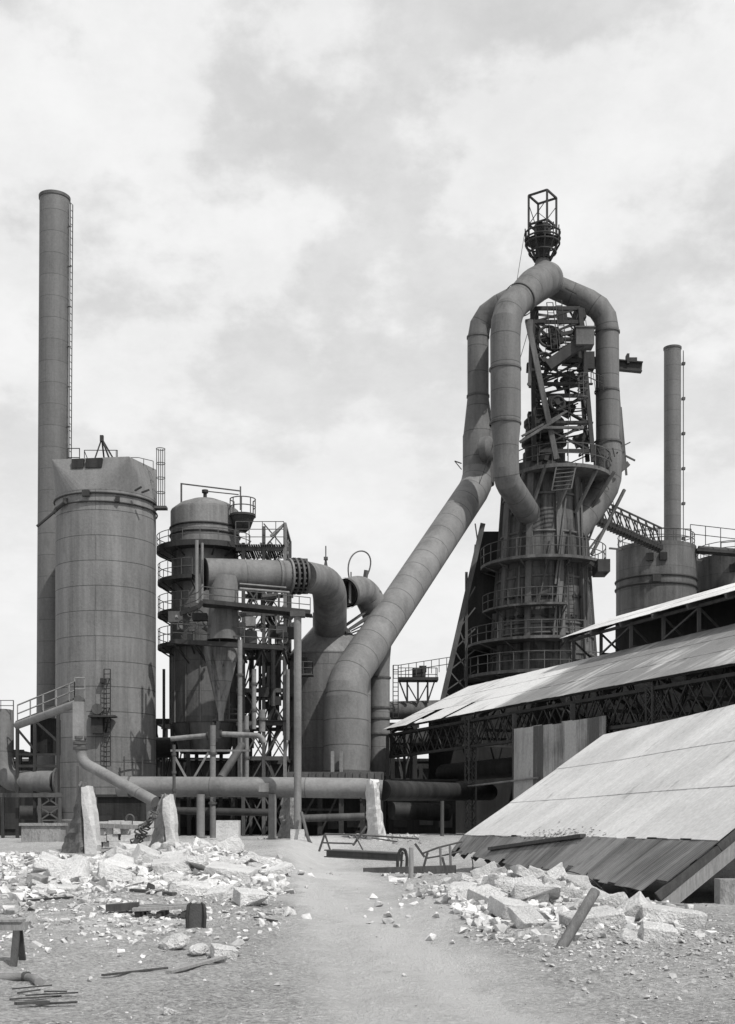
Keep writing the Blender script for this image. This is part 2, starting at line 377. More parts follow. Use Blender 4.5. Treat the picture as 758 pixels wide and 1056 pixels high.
# ------------------------------------------------------------ roofs
def roofmat(name, lo, hi, sw, sh, mixamt, corr=0.0, dirty=.4, ub=None, stw=.5):
    t = NT(name, .6)
    sp = t.t.nodes.new('ShaderNodeSeparateXYZ'); t.link(t.tc.outputs['UV'], sp.inputs[0])
    cb = t.t.nodes.new('ShaderNodeCombineXYZ')
    t.link(t.op('FLOOR', t.op('DIVIDE', sp.outputs[0], sw)), cb.inputs[0]); t.link(t.op('FLOOR', t.op('DIVIDE', sp.outputs[1], sh)), cb.inputs[1])
    wh = t.t.nodes.new('ShaderNodeTexWhiteNoise'); wh.noise_dimensions = '2D'; t.link(cb.outputs[0], wh.inputs['Vector'])
    big = t.cn(.18, 5, 'UV'); st = t.cn(1.0, 6, 'UV', (1.6, .16, 1), .65); fi = t.cn(5, 5, 'UV', rough=.75)
    f = t.op('ADD', t.op('MULTIPLY', big, .62), t.op('MULTIPLY', st, stw)); f = t.op('ADD', f, t.op('MULTIPLY', t.op('SUBTRACT', wh.outputs[0], .5), mixamt))
    if ub: f = t.op('ADD', f, t.op('MULTIPLY_ADD', t.ramp(t.op('ADD', sp.outputs[0], t.op('MULTIPLY', st, 4.0)), ub[0], ub[1]), -ub[2], ub[2]*.5))
    v = t.mix(t.ramp(f, .15, .95), lo, hi)
    v = t.op('MULTIPLY', v, t.op('MULTIPLY_ADD', t.op('SUBTRACT', fi, .5), .28, 1.0))
    rust = t.ramp(t.noise(.9, 7, 'UV', (1.1, .5, 1), .7), .57, .68)
    v = t.mix(t.op('MULTIPLY', rust, dirty), v, lo*.35)
    h = fi
    if corr:
        wv = t.op('SINE', t.op('MULTIPLY', sp.outputs[0], 2*math.pi/corr)); h = t.op('ADD', t.op('MULTIPLY', wv, .6), t.op('MULTIPLY', fi, .4))
        v = t.op('MULTIPLY', v, t.op('MULTIPLY_ADD', t.noise(1, 3, 'UV', (9, .1, 1)), .3, .85))
    return t.out(t.op('MAXIMUM', v, .03), h, .35, .03)
M['roof_fore'] = roofmat('pale_roof_sheet', .44, .6, .9, 3.2, .03, .09, .55, None, .28)
M['roof_low'] = roofmat('rusted_roof_sheet', .06, .19, .9, 3.0, .07, .18, .8)
M['roof_shed'] = roofmat('shed_roof_sheet', .17, .55, 1.0, 3.1, .12, 0, .65, (22, 25, .7))
M['roof_mon'] = roofmat('monitor_roof_sheet', .45, .65, 1.0, 3.0, .15, 0, .4)
M['siding'] = roofmat('corrugated_siding', .08, .36, 1.4, 30, .9, .22, .4)
def sheets(mb, fn, U, V, nu, nv, jit=.02, miss=None, th=.025, lap=.06, rag=.12, edge=.02, th2=0):
    # fn(u, v) -> point; u along the ridge, v up the slope; one thin slab for every metal sheet
    for i in range(nu):
        for j in range(nv):
            if miss and miss(i, j): continue
            u0 = U*i/nu-lap*.4; u1 = U*(i+1)/nu+lap*.4; v0 = V*j/nv-(lap if j else rnd(0, 1)**2*-rag+rag*.3); v1 = V*(j+1)/nv
            q = [fn(u0, v0), fn(u1, v0), fn(u1, v1), fn(u0, v1)]
            nn = (q[1]-q[0]).cross(q[3]-q[0]).normalized()
            if nn.z < 0: nn = -nn
            o = [rnd(0, jit) for _ in range(4)]; lift = .004 if i % 2 else 0
            top = [q[0]+nn*(o[0]+edge+lift), q[1]+nn*(o[1]+edge+lift), q[2]+nn*(o[2]+lift), q[3]+nn*(o[3]+lift)]
            bot = [p-nn*th for p in top]; uv = [(u0, v0), (u1, v0), (u1, v1), (u0, v1)]
            mb.face(top, uv); mb.face(bot[::-1], uv[::-1])
            for k in range(4):
                k2 = (k+1) % 4; mb.face([top[k2], top[k], bot[k], bot[k2]], [uv[k2], uv[k], uv[k], uv[k2]])
# --- casting shed (long roof at right), u = s from the far end towards the camera, t across
LEN = 70.0
def SH(s, t, z): return Vector((1.36+.385*s+t, 110.5-s+.385*t, z))
sl_ = math.hypot(1, .385)
def pf(t0, z0, t1, z1): return lambda u, v, t0=t0, z0=z0, t1=t1, z1=z1: SH(u, t0+(t1-t0)*v, z0+(z1-z0)*v)
shed = thing('casting_shed', 'long open-sided shed with weathered metal roof and raised monitor at the foot of the furnace', 'shed', SH(30, 11, 0))
mb = MB(); fnm = pf(0, 10.2, 7.7, 14.3)
sheets(mb, lambda u, v: fnm(u/sl_, v/9.2), LEN*sl_, 9.2, 74, 3, .012, lambda i, j: (i in (5, 6, 12) and j == 0))
mb.build('roof', M['roof_shed'], shed, smooth=False)
mb = MB(); fr = pf(22, 10.2, 14.3, 14.3); sheets(mb, lambda u, v: fr(u/sl_, v/9.2), LEN*sl_, 9.2, 30, 2, .01); mb.build('rear_roof', M['roof_shed'], shed, smooth=False)
mb = MB(); fm = pf(6.9, 16.1, 11, 17.9); sheets(mb, lambda u, v: fm(16.8+u/sl_, v/4.8), (LEN-16.8)*sl_, 4.8, 52, 2, .012)
fm2 = pf(15.1, 16.1, 11, 17.9); sheets(mb, lambda u, v: fm2(16.8+u/sl_, v/4.8), (LEN-16.8)*sl_, 4.8, 20, 1, .01)
mb.build('monitor_roof', M['roof_mon'], shed, smooth=False)
mb = MB()   # monitor frame
for k in range(15):
    s = 17.2+k*3.7
    if s > LEN: break
    for tt in (7.75, 14.25): mb.beam(SH(s, tt, 14.2), SH(s, tt, 16.2), .22)
    mb.beam(SH(s, 6.9, 15.9), SH(s, 11, 17.7), .18, .3); mb.beam(SH(s, 11, 17.7), SH(s, 15.1, 15.9), .18, .3); mb.beam(SH(s, 7.7, 14.4), SH(s, 14.3, 14.4), .2)
    if k % 2: mb.beam(SH(s, 7.75, 14.4), SH(s+3.7, 7.75, 15.9), .12)
    mb.beam(SH(s, 7.75, 15.9), SH(s, 9.4, 14.5), .12)
for tt in (7.72, 14.28): mb.beam(SH(16.9, tt, 16.0), SH(LEN, tt, 16.0), .2); mb.beam(SH(0, tt, 14.12), SH(LEN, tt, 14.12), .24)
mb.build('monitor_frame', M['steel'], shed, smooth=False)
mb = MB()
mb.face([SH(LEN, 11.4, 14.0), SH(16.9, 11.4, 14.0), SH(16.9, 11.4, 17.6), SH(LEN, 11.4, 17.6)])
mb.build('monitor_shade_sheet', M['dark_shade'], shed, smooth=False)  # near-black sheet added inside the monitor as its shade
mb = MB(); mb.lattice(SH(.5, .35, 7.75), SH(LEN, .35, 7.75), 1.95, 46, .2, 'X', .075); mb.lattice(SH(.5, .8, 7.77), SH(LEN, .8, 7.77), 1.9, 46, .16, 'V', .07)
mb.build('eave_girder', M['dark'], shed, smooth=False)
for s in (15.4, 38, 52, 65):
    mb = MB()
    p0 = SH(s, .5, .9); a = SH(0, .28, 0)-SH(0, 0, 0); b = SH(.3, 0, 0)-SH(0, 0, 0)
    for sa in (-1, 1):
        for sb in (-1, 1): mb.beam(p0+a*sa+b*sb, p0+a*sa+b*sb+Vector((0, 0, 9.1)), .1)
    for k in range(16):
        z0 = k*.56; e = Vector((0, 0, z0)); e1 = Vector((0, 0, z0+.56)); sg = 1 if k % 2 else -1
        for ss in (-1, 1): mb.beam(p0-a*ss+b*sg+e, p0-a*ss-b*sg+e1, .05); mb.beam(p0-a*sg+b*ss+e, p0+a*sg+b*ss+e1, .05)
    mb.build('lattice_column', M['steel'], shed, smooth=False)
for k in range(9):  # roof trusses seen from below
    s = 1+k*8; mb = MB(); lo = 8.9
    mb.beam(SH(s, .6, lo), SH(s, 21.4, lo), .2)
    for t0, z0, t1, z1 in ((.4, 9.9, 7.7, 13.9), (21.6, 9.9, 14.3, 13.9)): mb.beam(SH(s, t0, z0), SH(s, t1, z1), .22)
    for q in range(8):
        ta = .6+q*2.6; zt = lambda tt: min(13.9, 9.9+.55*min(tt-.4, 21.6-tt))
        mb.beam(SH(s, ta, lo), SH(s, ta+1.3, zt(ta+1.3)), .1); mb.beam(SH(s, ta+1.3, zt(ta+1.3)), SH(s, ta+2.6, lo), .1)
    mb.build('roof_truss', M['dark'], shed, smooth=False)
mb = MB()
for k in range(6): mb.beam(SH(.2, .3+k*1.45, 10.2+k*.77), SH(LEN, .3+k*1.45, 10.2+k*.77), .12, .16)
mb.build('purlins', M['dark'], shed, smooth=False)
mb = MB(); mb.face([SH(0, 22, .5), SH(LEN, 22, .5), SH(LEN, 22, 10.4), SH(0, 22, 10.4)]); mb.build('rear_wall', M['dark_shade'], shed, smooth=False)
mb = MB(); mb.box(SH(-.2, 13, 4.6), (.01, .01, .01)); mb = MB(); mb.face([SH(-.3, 4.2, .3), SH(-.3, 21.8, .3), SH(-.3, 21.8, 10.2), SH(-.3, 14.3, 14.0), SH(-.3, 7.7, 14.0), SH(-.3, 4.2, 12.0)]); mb.build('end_wall', M['dark_shade'], shed, smooth=False)  # near-black end and rear walls carry the shade of the shed's inside
for s in (.5, 22.6, 30):
    mb = MB(); mb.beam(SH(s, .2, .6), SH(s, .2, 9.6), .3, .3); mb.build('column', M['steel'], shed, smooth=False)
mb = MB(); sheets(mb, lambda u, v: SH(22.9+u/sl_, -.02, 8.5-v), 11.9, 6.2, 9, 1, .04); mb.build('hanging_siding', M['siding'], shed, smooth=False)
mb = MB(); mb.sweep([SH(1, -.2, 4.3), SH(26.5, -.2, 5.0)], .07, 6); mb.build('conduit', M['steel_l'], shed)
for s, t0, r, z in ((8, 3, 1.1, 5.6), (20, 6, 1.4, 4.4)):
    pass
# equipment inside the shed
for i, (s, t0, zz, lb) in enumerate(((9, 5, 6.4, 'dark duct crossing under the near eave end of the casting shed'), (24, 9, 5.2, 'second dark duct deeper inside the casting shed beyond its lattice column'))):
    mb = MB(); mb.sweep([SH(s-8, t0, zz), SH(s+14, t0, zz)], .8, 16); o = mb.build('overhead_duct', M['dark_shade'], None, SH(s, t0, zz)); tag(o, lb, 'duct')

# --- collapsed shed roof in the right foreground
def FR(s, t, z): return Vector((4.35+.12*s+t, 65-s+.12*t, z))
farp = [(0, .5), (.62, 1.32), (8.0, 6.57)]; nearp = [(0, .12), (1.75, 1.45), (8.0, 6.57)]
LF = 30.3
def frp(s, row, f):
    k = s/LF; a = [farp[i][0]+(nearp[i][0]-farp[i][0])*k for i in range(3)]; b = [farp[i][1]+(nearp[i][1]-farp[i][1])*k for i in range(3)]
    t0, t1 = a[row], a[row+1]; z0, z1 = b[row], b[row+1]
    sag = -.05*math.sin(f*math.pi)*(1 if row else .3)*(1+.4*math.sin(s*.3))
    return FR(s, t0+(t1-t0)*f, z0+(z1-z0)*f+sag+.02*math.sin(s*.3+f*2))
fs = thing('collapsed_roof', 'large pale sheet-metal roof fallen to the ground at right with a rusted lower strip', 'roof', FR(15, 4, 0))
mb = MB(); sheets(mb, lambda u, v: frp(LF-min(max(u, -.05), LF+.05), 1, v/9.6), LF, 9.6, 34, 3, .006)
mb.build('roof_sheet', M['roof_fore'], fs, smooth=False, )
mb = MB(); miss = {(4, 0), (17, 0), (23, 0)}
sheets(mb, lambda u, v: frp(LF-min(max(u, -.05), LF+.05), 0, v/2.1), LF, 2.1, 38, 1, .03, None, rag=.8)
mb.build('lower_sheet', M['roof_low'], fs, smooth=False)
mb = MB()
for k in range(12):
    s = LF*k/11
    for row in (0, 1): mb.beam(frp(s, row, 0)-Vector((0, 0, .22)), frp(s, row, 1)-Vector((0, 0, .22)), .14, .24)
for f in (0, .25, .5, .75, 1):
    mb.beam(frp(0, 1, f)-Vector((0, 0, .13)), frp(LF-.15, 1, f)-Vector((0, 0, .13)), .1, .1)
mb.build('rafter', M['wood_d'], fs, smooth=False)
mb = MB(); e = Vector((0, -.25, -.3)); mb.beam(FR(LF+.1, .1, -.42), FR(LF+.1, 8.2, 5.95), .12, .34); mb.build('barge_board', M['wood'], fs, smooth=False)
mb = MB(); mb.beam(frp(8, 0, .25)+Vector((0, 0, .16)), frp(19, 0, .95)+Vector((0, 0, .12)), .22, .14)
o = mb.build('fallen_plank', M['wood_d'], None, frp(13, 0, .5), smooth=False); tag(o, 'long dark plank lying across the rusted strip of the fallen roof', 'plank')
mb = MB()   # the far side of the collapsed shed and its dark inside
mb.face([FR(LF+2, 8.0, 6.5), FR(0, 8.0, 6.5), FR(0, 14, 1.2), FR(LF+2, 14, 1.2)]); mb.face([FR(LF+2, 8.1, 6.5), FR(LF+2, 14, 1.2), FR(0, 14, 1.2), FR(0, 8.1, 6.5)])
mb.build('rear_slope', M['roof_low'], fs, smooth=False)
mb = MB(); mb.box(FR(25, 12, 1.6), (.3, 16, 3.4)); o = mb.build('inner_wall', M['dark_shade'], fs, smooth=False)
for i in range(4):
    mb = MB(); p = FR(28-i*6, 6.6, 0); mb.beam(p, p+Vector((0, 0, 5.4)), .22); mb.build('post', M['wood_d'], fs, smooth=False)
UP = Vector((0, 0, 1))
def solo(mb, name, mat, label, cat, loc, group=None, smooth=True):
    o = mb.build(name, mat, None, loc, smooth); tag(o, label, cat, group); return o
# ============================================================ left: smokestack and stove
b = P(52.5, 872, 112); b.z = .9; tp = P(56.4, 204, 112); r0 = S(15.2, 112)
st = thing('smokestack', 'tall slender riveted steel smokestack at far left behind the large stove', 'smokestack', b)
mb = MB(); mb.sweep(dense([b, tp], 1.9), r0, 40, True, False)
mb.sweep([b+(tp-b)*.985, tp], r0*.94, 40, False, False); mb.build('shell', M['stack'], st)
mb = MB(); ax = (tp-b).normalized(); mb.sweep([tp-ax*.25, tp-ax*.2, tp+ax*.05, tp+ax*.06], [r0, r0*1.05, r0*1.06, r0*.95], 40, False, False); mb.build('rim', M['steel'], st)
mb = MB(); off = Vector((r0+.28, -.35, 0)); mb.ladder(b+ax*20+off, tp-ax*.7+off, (.25, 1, 0), .42, .05, .6)
for k in range(10):
    p = b+ax*(22+k*3.55)+off; mb.beam(p-Vector((.45, 0, 0)), p, .1)
mb.build('ladder', M['steel'], st)

c = Vector((X(109.4, 104), 104, .9)); R = S(50.8, 104)
sv = thing('hot_blast_stove', 'broad pale riveted stove cylinder with square hopper hood, in front of the tall smokestack', 'stove', c)
zf = lambda py: Z(py, 104-R)
zc = zf(504); zt = zf(470)
mb = MB(); mb.lathe(c, [(R+.12, .9), (R+.12, 2.2), (R, 2.3)]+[(R, 2.4+k*2.0) for k in range(1, 14) if 2.4+k*2.0 < zc]+[(R, zc)], 72); mb.build('shell', M['stove'], sv)
# square-to-round hood
sqr = R*1.01; angs = [-80, 44, 104, 190]; apx = [-128, -14, 74, 147]; cor = [polar(c, sqr, a, zt+(.35 if i == 2 else .9 if i == 1 else 0)*0) for i, a in enumerate(angs)]
cor[0] = polar(c, R*1.14, -58, zt); cor[1] = polar(c, R*1.0, 47, zt); cor[2] = polar(c, sqr, 104, zt+.8)
mb = MB(); n = 12; angs = [-57, 34, 124, 214]; apx = [-101, -11, 79, 169]; kk = (1.13, 1.15, 1.1, 1.1)
cor = [polar(c, R*kk[i], angs[i], zt+(.75 if i == 2 else .16 if i == 0 else 0)) for i in range(4)]
for q in range(4):
    a0 = apx[q]+2; a1 = apx[(q+1) % 4]+(360 if q == 3 else 0)-2
    for k in range(n):
        mb.face([polar(c, R+.02, a0+(a1-a0)*k/n, zc-.02), polar(c, R+.02, a0+(a1-a0)*(k+1)/n, zc-.02), cor[q]])
    q2 = (q+1) % 4; ap = apx[q2]+(360 if q == 3 else 0)
    mb.face([polar(c, R+.02, ap-2, zc-.02), polar(c, R+.02, ap+2, zc-.02), cor[q2], cor[q]])
mb.build('square_hood', M['hood'], sv, ang=5)
fdir = (cor[1]-cor[0]).normalized(); fn = Vector((fdir.y, -fdir.x, 0))
if fn.y > 0: fn = -fn
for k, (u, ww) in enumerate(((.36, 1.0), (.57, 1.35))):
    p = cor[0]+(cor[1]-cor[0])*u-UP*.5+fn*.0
    mb = MB(); mb.beam(p-fdir*ww/2+fn*.12, p+fdir*ww/2+fn*.12, .5, .75); mb.build('inspection_opening', M['dark_shade'], sv, smooth=False)  # solid dark boxes; their colour stands in for shade inside the openings
for py, tr in ((508, .075), (517, .065)):
    mb = MB(); mb.ring(c, R+.1, zf(py), tr, 60); mb.build('ring_pipe', M['dark'], sv)
mb = MB(); mb.sweep([polar(c, R+.3, -48, zf(521)), P(38, 543, 101)], .12, 8); mb.sweep([polar(c, R+.3, -35, zf(516)), polar(c, R+.35, -48, zf(521))], .16, 8)
mb.build('feed_pipe', M['dark'], sv)
for a in (-38, -10, 24): mb = MB(); mb.box(polar(c, R+.15, a, zf(509 if a == -10 else 514)), (.6 if a == -10 else .3, .3, .45)); mb.build('pipe_clamp', M['dark'], sv, smooth=False)
for x0, y0, x1, y1 in ((139, 506, 146, 502), (146, 508, 154, 505)):
    mb = MB(); mb.beam(P(x0, y0, 104-R*.86), P(x1, y1, 104-R*.9), .12); mb.build('nozzle', M['dark'], sv)
mb = MB()
tb = Vector((X(105, 103), 103, zt)); top = tb+UP*2.3
for dx, dy in ((-.7, -.3), (.9, -.4), (.1, .9), (1.3, .3)): mb.beam(tb+Vector((dx, dy, 0)), top, .11)
mb.beam(top-UP*.25, top+UP*.25, .28); mb.box(tb+Vector((.5, 0, .15)), (1.5, .8, .3)); mb.build('hoist_tripod', M['dark'], sv, smooth=False)
mb = MB()
lo = lambda px, d=103, h=0: Vector((X(px, d), d, zt+h))
mb.rail([lo(70), lo(82), lo(82, 105)], 1.5, 1.4, .04); mb.rail([lo(87), lo(100), lo(121)], 1.35, 2.6, .035, 0); mb.rail([lo(129), lo(143), lo(158, 104)], .75, 1.6, .03, 0)
mb.beam(lo(87, 103, 1.3), lo(93, 103, .1), .06); mb.build('roof_railing', M['dark'], sv)
mb = MB()   # caged ladder hanging at the right side
for k in range(5): mb.sweep([P(161.5+k*2.1, 463, 103.2+(k % 2)*.7), P(161.5+k*2.1, 525, 103.2+(k % 2)*.7)], .035, 5)
for py in (463, 478, 493, 508, 523): mb.ring((X(165.7, 103.5), 103.5), .36, Z(py, 103.5), .035, 12)
mb.box(P(166, 524, 103.4), (1.0, .8, .2)); mb.build('cage_ladder', M['steel'], sv)
mb = MB(); fr = 104-R-.35
mb.ladder(P(110.5, 790, fr), P(110.5, 690, fr), (1, 0, 0), .5, .045, .38)
for py in (700, 730, 760): mb.beam(P(108, py, fr), P(108, py, fr+.5), .08); mb.beam(P(113, py, fr), P(113, py, fr+.5), .08)
mb.build('ladder', M['dark'], sv)
mb = MB(); mb.box(P(106, 739, fr-.1), (2.1, 1.1, .14)); mb.beam(P(101, 740, fr-.4), P(103, 756, fr+.5), .1); mb.beam(P(112, 740, fr-.4), P(109, 756, fr+.5), .1); mb.box(P(101, 748, fr+.1), (.9, .8, 1.3)); mb.build('service_platform', M['dark'], sv, smooth=False)
mb = MB(); mb.sweep([P(100, 731, fr+.35), P(100, 731, fr-.1)], S(5.5, fr), 20); mb.build('manhole', M['steel'], sv)
mb = MB(); mb.box(P(106, 702, fr+.1), (.35, .4, .35)); mb.build('lamp_box', M['dark'], sv, smooth=False)
mb = MB()
for py in (784,): mb.beam(P(127, py, fr+.2), P(160, py, fr+2.2), .07)
for px in (128, 140, 147): mb.beam(P(px, 780, fr+.3), P(px, 800, fr+.3), .1)
mb.build('bracket_pipe', M['steel'], sv)

# ---- gas duct and inclined gallery at the far left
D0 = 92
gd = thing('elbow_duct', 'thick steel duct at the left edge turning from upright to horizontal beside the stove', 'duct', P(6, 862, D0))
mb = MB(); mb.sweep(fillet([P(3, 733, D0), P(3, 806, D0-.5), P(57, 806, D0-2)], 1.5), S(11, D0), 28); mb.build('barrel', M['gasmain'], gd)
mb = MB(); e = P(57, 806, D0-2); mb.sweep([e, e+Vector((.12, 0, 0))], S(13.5, D0), 28)
for k in range(12): a = k*math.pi/6; mb.box(e+Vector((.1, math.cos(a)*.83, math.sin(a)*.83)), (.14, .1, .1))
mb.build('end_flange', M['steel'], gd)
mb = MB(); mb.rail([P(-12, 733, D0-.8), P(14, 733, D0-.8)], .75, .9, .03); mb.build('railing', M['steel'], gd)
tr = thing('duct_trestle', 'braced steel trestle carrying the thick elbow duct at far left', 'trestle', P(30, 862, 91))
mb = MB()
for px in (3, 41, 62):
    for d in (89.5, 92): mb.beam(Vector((X(px, d), d, .8)), P(px, 818, d), .2)
for a, b_ in ((41, 62),):
    for d in (89.5, 92):
        for k in range(3):
            y0 = 860-k*14; mb.beam(P(a, y0, d), P(b_, y0-14, d), .1); mb.beam(P(b_, y0, d), P(a, y0-14, d), .1); mb.beam(P(a, y0-14, d), P(b_, y0-14, d), .1)
mb.build('bracing', M['steel'], tr, smooth=False)
mb = MB()
for d in (89.5, 92): mb.beam(P(-8, 820, d), P(64, 820, d), .25, .3)
mb.build('cap_beam', M['steel'], tr, smooth=False)
ga = thing('sloping_gallery', 'sloping walkway with handrails climbing left to right past the foot of the stove', 'walkway', P(45, 862, 91))
mb = MB()
for d in (90.2, 92): mb.beam(P(17, 746, d), P(78, 722, d), .16, .35)
for k in range(14): f = k/13; p = P(17+61*f, 745-24*f, 90.1); mb.box(p+Vector((0, .95, 0)), (.26, 1.9, .05))
mb.build('deck', M['steel'], ga, smooth=False)
mb = MB(); mb.rail([P(18, 745, 90), P(77, 721, 90)], 1.25, 1.0, .045); mb.rail([P(18, 745, 92.2), P(77, 721, 92.2)], 1.25, 1.0, .045); mb.rail([P(77, 722, 90), P(87.5, 722, 90), P(87.5, 722, 92)], 1.6, .8, .045)
mb.build('handrail', M['steel_l'], ga)
mb = MB()
for px, py in ((18, 744), (36, 738), (60, 729)):
    for d in (90.3, 91.9): mb.beam(Vector((X(px, d), d, .8)), P(px, py, d), .22)
for d in (90.3, 91.9): mb.beam(P(18, 752, d), P(38, 776, d), .15); mb.beam(P(60, 765, d), P(38, 745, d), .15); mb.beam(P(18, 778, d), P(60, 778, d), .15); mb.beam(P(18, 790, d), P(60, 790, d), .2)
mb.build('support_frame', M['dark'], ga, smooth=False)
mb = MB(); mb.box(P(47, 760, 92), (1.8, 1.6, 2.6)); mb.build('underside_shade', M['dark_shade'], ga, smooth=False)  # dark box standing in for the black shadow under the gallery
bp = thing('bent_pipe', 'jointed pipe dropping from the gallery, then slanting down to the broken concrete stump', 'pipe', P(85, 862, 88))
d1 = 79.5
mb = MB(); mb.sweep(fillet([P(18, 748, 89), P(81, 725, d1), P(81.5, 740, d1)], .3), S(4.4, d1), 18); mb.build('upper_run', M['pipe'], bp)
mb = MB(); mb.box(P(82, 744, d1), (S(11.5, d1), S(11.5, d1), S(40, d1))); mb.build('drop_casing', M['steel_l'], bp, smooth=False)
for py in (762, 768, 773):
    mb = MB(); q = P(82.5, py, d1); mb.sweep([q, q+UP*.16], S(7.2, d1), 20); mb.build('flange', M['steel'], bp)
mb = MB(); mb.sweep(fillet([P(83, 770, d1), P(83.5, 785, d1), P(160, 827, d1-3.5)], .7), S(5.7, d1), 20); mb.build('slanting_run', M['pipe'], bp)
mb = MB(); q = P(82, 722, d1); mb.sweep([q-Vector((.0, .35, 0)), q+Vector((0, .35, 0))], S(4.5, d1), 18); mb.build('elbow_cover', M['steel'], bp)
mb = MB(); q = Vector((X(80, 79), 79, .6)); mb.beam(q, P(80, 790, 79), .12); mb.build('prop', M['steel'], bp, smooth=False)

# ---- broken concrete footings
def stump(px0, px1, pytop, tl, D, label, th, h0=None, seed=1, name='concrete_footing', mat='conc', lean=.35):
    random.seed(seed); base = gz(X((px0+px1)/2, D), D)-.4; zt_ = Z(pytop, D); n = 9
    x0, x1 = X(px0, D), X(px1, D); tx0, tx1 = X(tl[0], D), X(tl[1], D)
    mb = MB(); rows = 16; L = []; sd_ = Vector((seed*7.3, seed*3.1, 0))
    for i in range(rows+1):
        f = i/rows; z = base+(zt_-base)*f; e = f**.8; a = x0+(tx0-x0)*e; b2 = x1+(tx1-x1)*e; hw = th*(1-lean*f)/2; ring = []
        cr = [Vector(q_) for q_ in ((a, D-.1, z), ((a+b2)/2+.12*(b2-a), D-hw*1.1, z), (b2-.28*(b2-a), D-hw, z), (b2, D-hw*.2, z), (b2, D+hw, z), (a, D+hw, z))]
        for k in range(6):
            for m_ in range(4):
                p = cr[k].lerp(cr[(k+1) % 6], m_/4); cen = Vector(((a+b2)/2, D, z)); d_ = noise.fractal(p*Vector((1.3, 1.3, .8)).x+sd_, .8, 2, 4)*.16+noise.noise(p*4+sd_)*.05
                p = p+(p-cen).normalized()*d_; p.z += (noise.noise(p*2.2+sd_)*.35 if i == rows else 0); ring.append(p)
        L.append(ring)
    nr = 24
    for i in range(rows):
        for k in range(nr): mb.face([L[i][k], L[i][(k+1) % nr], L[i+1][(k+1) % nr], L[i+1][k]])
    tc_ = sum(L[rows], Vector())/nr+Vector((.0, 0, .1))
    for k in range(nr): mb.face([L[rows][k], L[rows][(k+1) % nr], tc_])
    return mb, Vector(((x0+x1)/2, D, base))
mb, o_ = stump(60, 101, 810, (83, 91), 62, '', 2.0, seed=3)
solo(mb, 'concrete_footing', M['conc_s'], 'tall broken tapering concrete footing at left with a paler sunlit right face', 'footing', o_, 'broken concrete footings', False)
mb = MB()   # sunlit right face, its light painted as a paler slab
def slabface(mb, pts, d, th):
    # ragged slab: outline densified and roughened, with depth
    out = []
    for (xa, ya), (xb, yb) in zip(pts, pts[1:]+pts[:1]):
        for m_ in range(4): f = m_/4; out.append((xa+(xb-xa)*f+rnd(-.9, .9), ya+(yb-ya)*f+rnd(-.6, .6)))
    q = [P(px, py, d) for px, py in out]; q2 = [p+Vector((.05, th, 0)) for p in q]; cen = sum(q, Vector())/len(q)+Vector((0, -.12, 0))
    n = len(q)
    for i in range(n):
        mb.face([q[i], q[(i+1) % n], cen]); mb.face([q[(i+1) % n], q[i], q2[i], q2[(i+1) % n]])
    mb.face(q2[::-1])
slabface(mb, [(88, 884), (84, 812), (91, 810), (95, 830), (99, 860), (100, 884)], 61.0, .8); f_ = mb.build('sunlit_face', M['conc'], bpy.data.objects['concrete_footing'], smooth=False)
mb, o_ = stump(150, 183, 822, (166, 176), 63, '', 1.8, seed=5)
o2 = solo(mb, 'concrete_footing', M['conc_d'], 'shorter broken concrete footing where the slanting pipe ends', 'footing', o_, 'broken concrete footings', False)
mb = MB(); slabface(mb, [(172, 882), (167, 824), (176, 819), (180, 850), (183, 882)], 62.0, .8); mb.build('sunlit_face', M['conc'], o2, smooth=False)  # sunlit right strip, painted as a paler slab
mb, o_ = stump(379, 400.5, 805, (378, 389), 78.3, '', 1.6, seed=8, lean=.15); solo(mb, 'pipe_pier', M['conc'], 'pale tapering concrete pier in front of the pipeline near the middle', 'pier', o_, 'concrete piers', False)
mb, o_ = stump(285, 309, 816, (292, 305), 83, '', 1.8, seed=9, lean=.1); solo(mb, 'pipe_pier', M['conc_d'], 'greyer concrete pier under the pipeline behind the tall slender post', 'pier', o_, 'concrete piers', False)
mb = MB(); q = G(45, 71); mb.box(q+UP*.35, (S(40, 71), 1.2, 1.2)); mb.box(q+UP*.98, (S(44, 71), 1.4, .16)); solo(mb, 'low_wall', M['conc_d'], 'low grey concrete wall left of the tall broken footing', 'wall', q, None, False)
mb = MB(); random.seed(4)
for r_ in range(4):
    xx = 98
    while xx < 152:
        w_ = rnd(7, 16); q = P(xx+w_/2, 0, 66); q.z = gz(q.x, 66)+.1+r_*.36; mb.box(q+Vector((rnd(-.1, .1), rnd(-.2, .2), 0)), (S(w_, 66)*.96, .7, .33), Matrix.Rotation(rnd(-.06, .06), 3, 'Y')); xx += w_
solo(mb, 'low_wall', M['conc'], 'rough low wall of stacked stone blocks between the two broken footings', 'wall', G(125, 66), None, False)
bl = thing('concrete_block', 'clean pale square concrete block standing below the pipeline', 'block', G(235.5, 77))
q = G(235.5, 77); z1 = Z(846, 77); z0 = q.z-.2
mb = MB(); mb.box((q.x, 77, (z0+z1)/2), (S(23, 77), 1.3, z1-z0)); mb.build('body', M['conc'], bl, smooth=False)
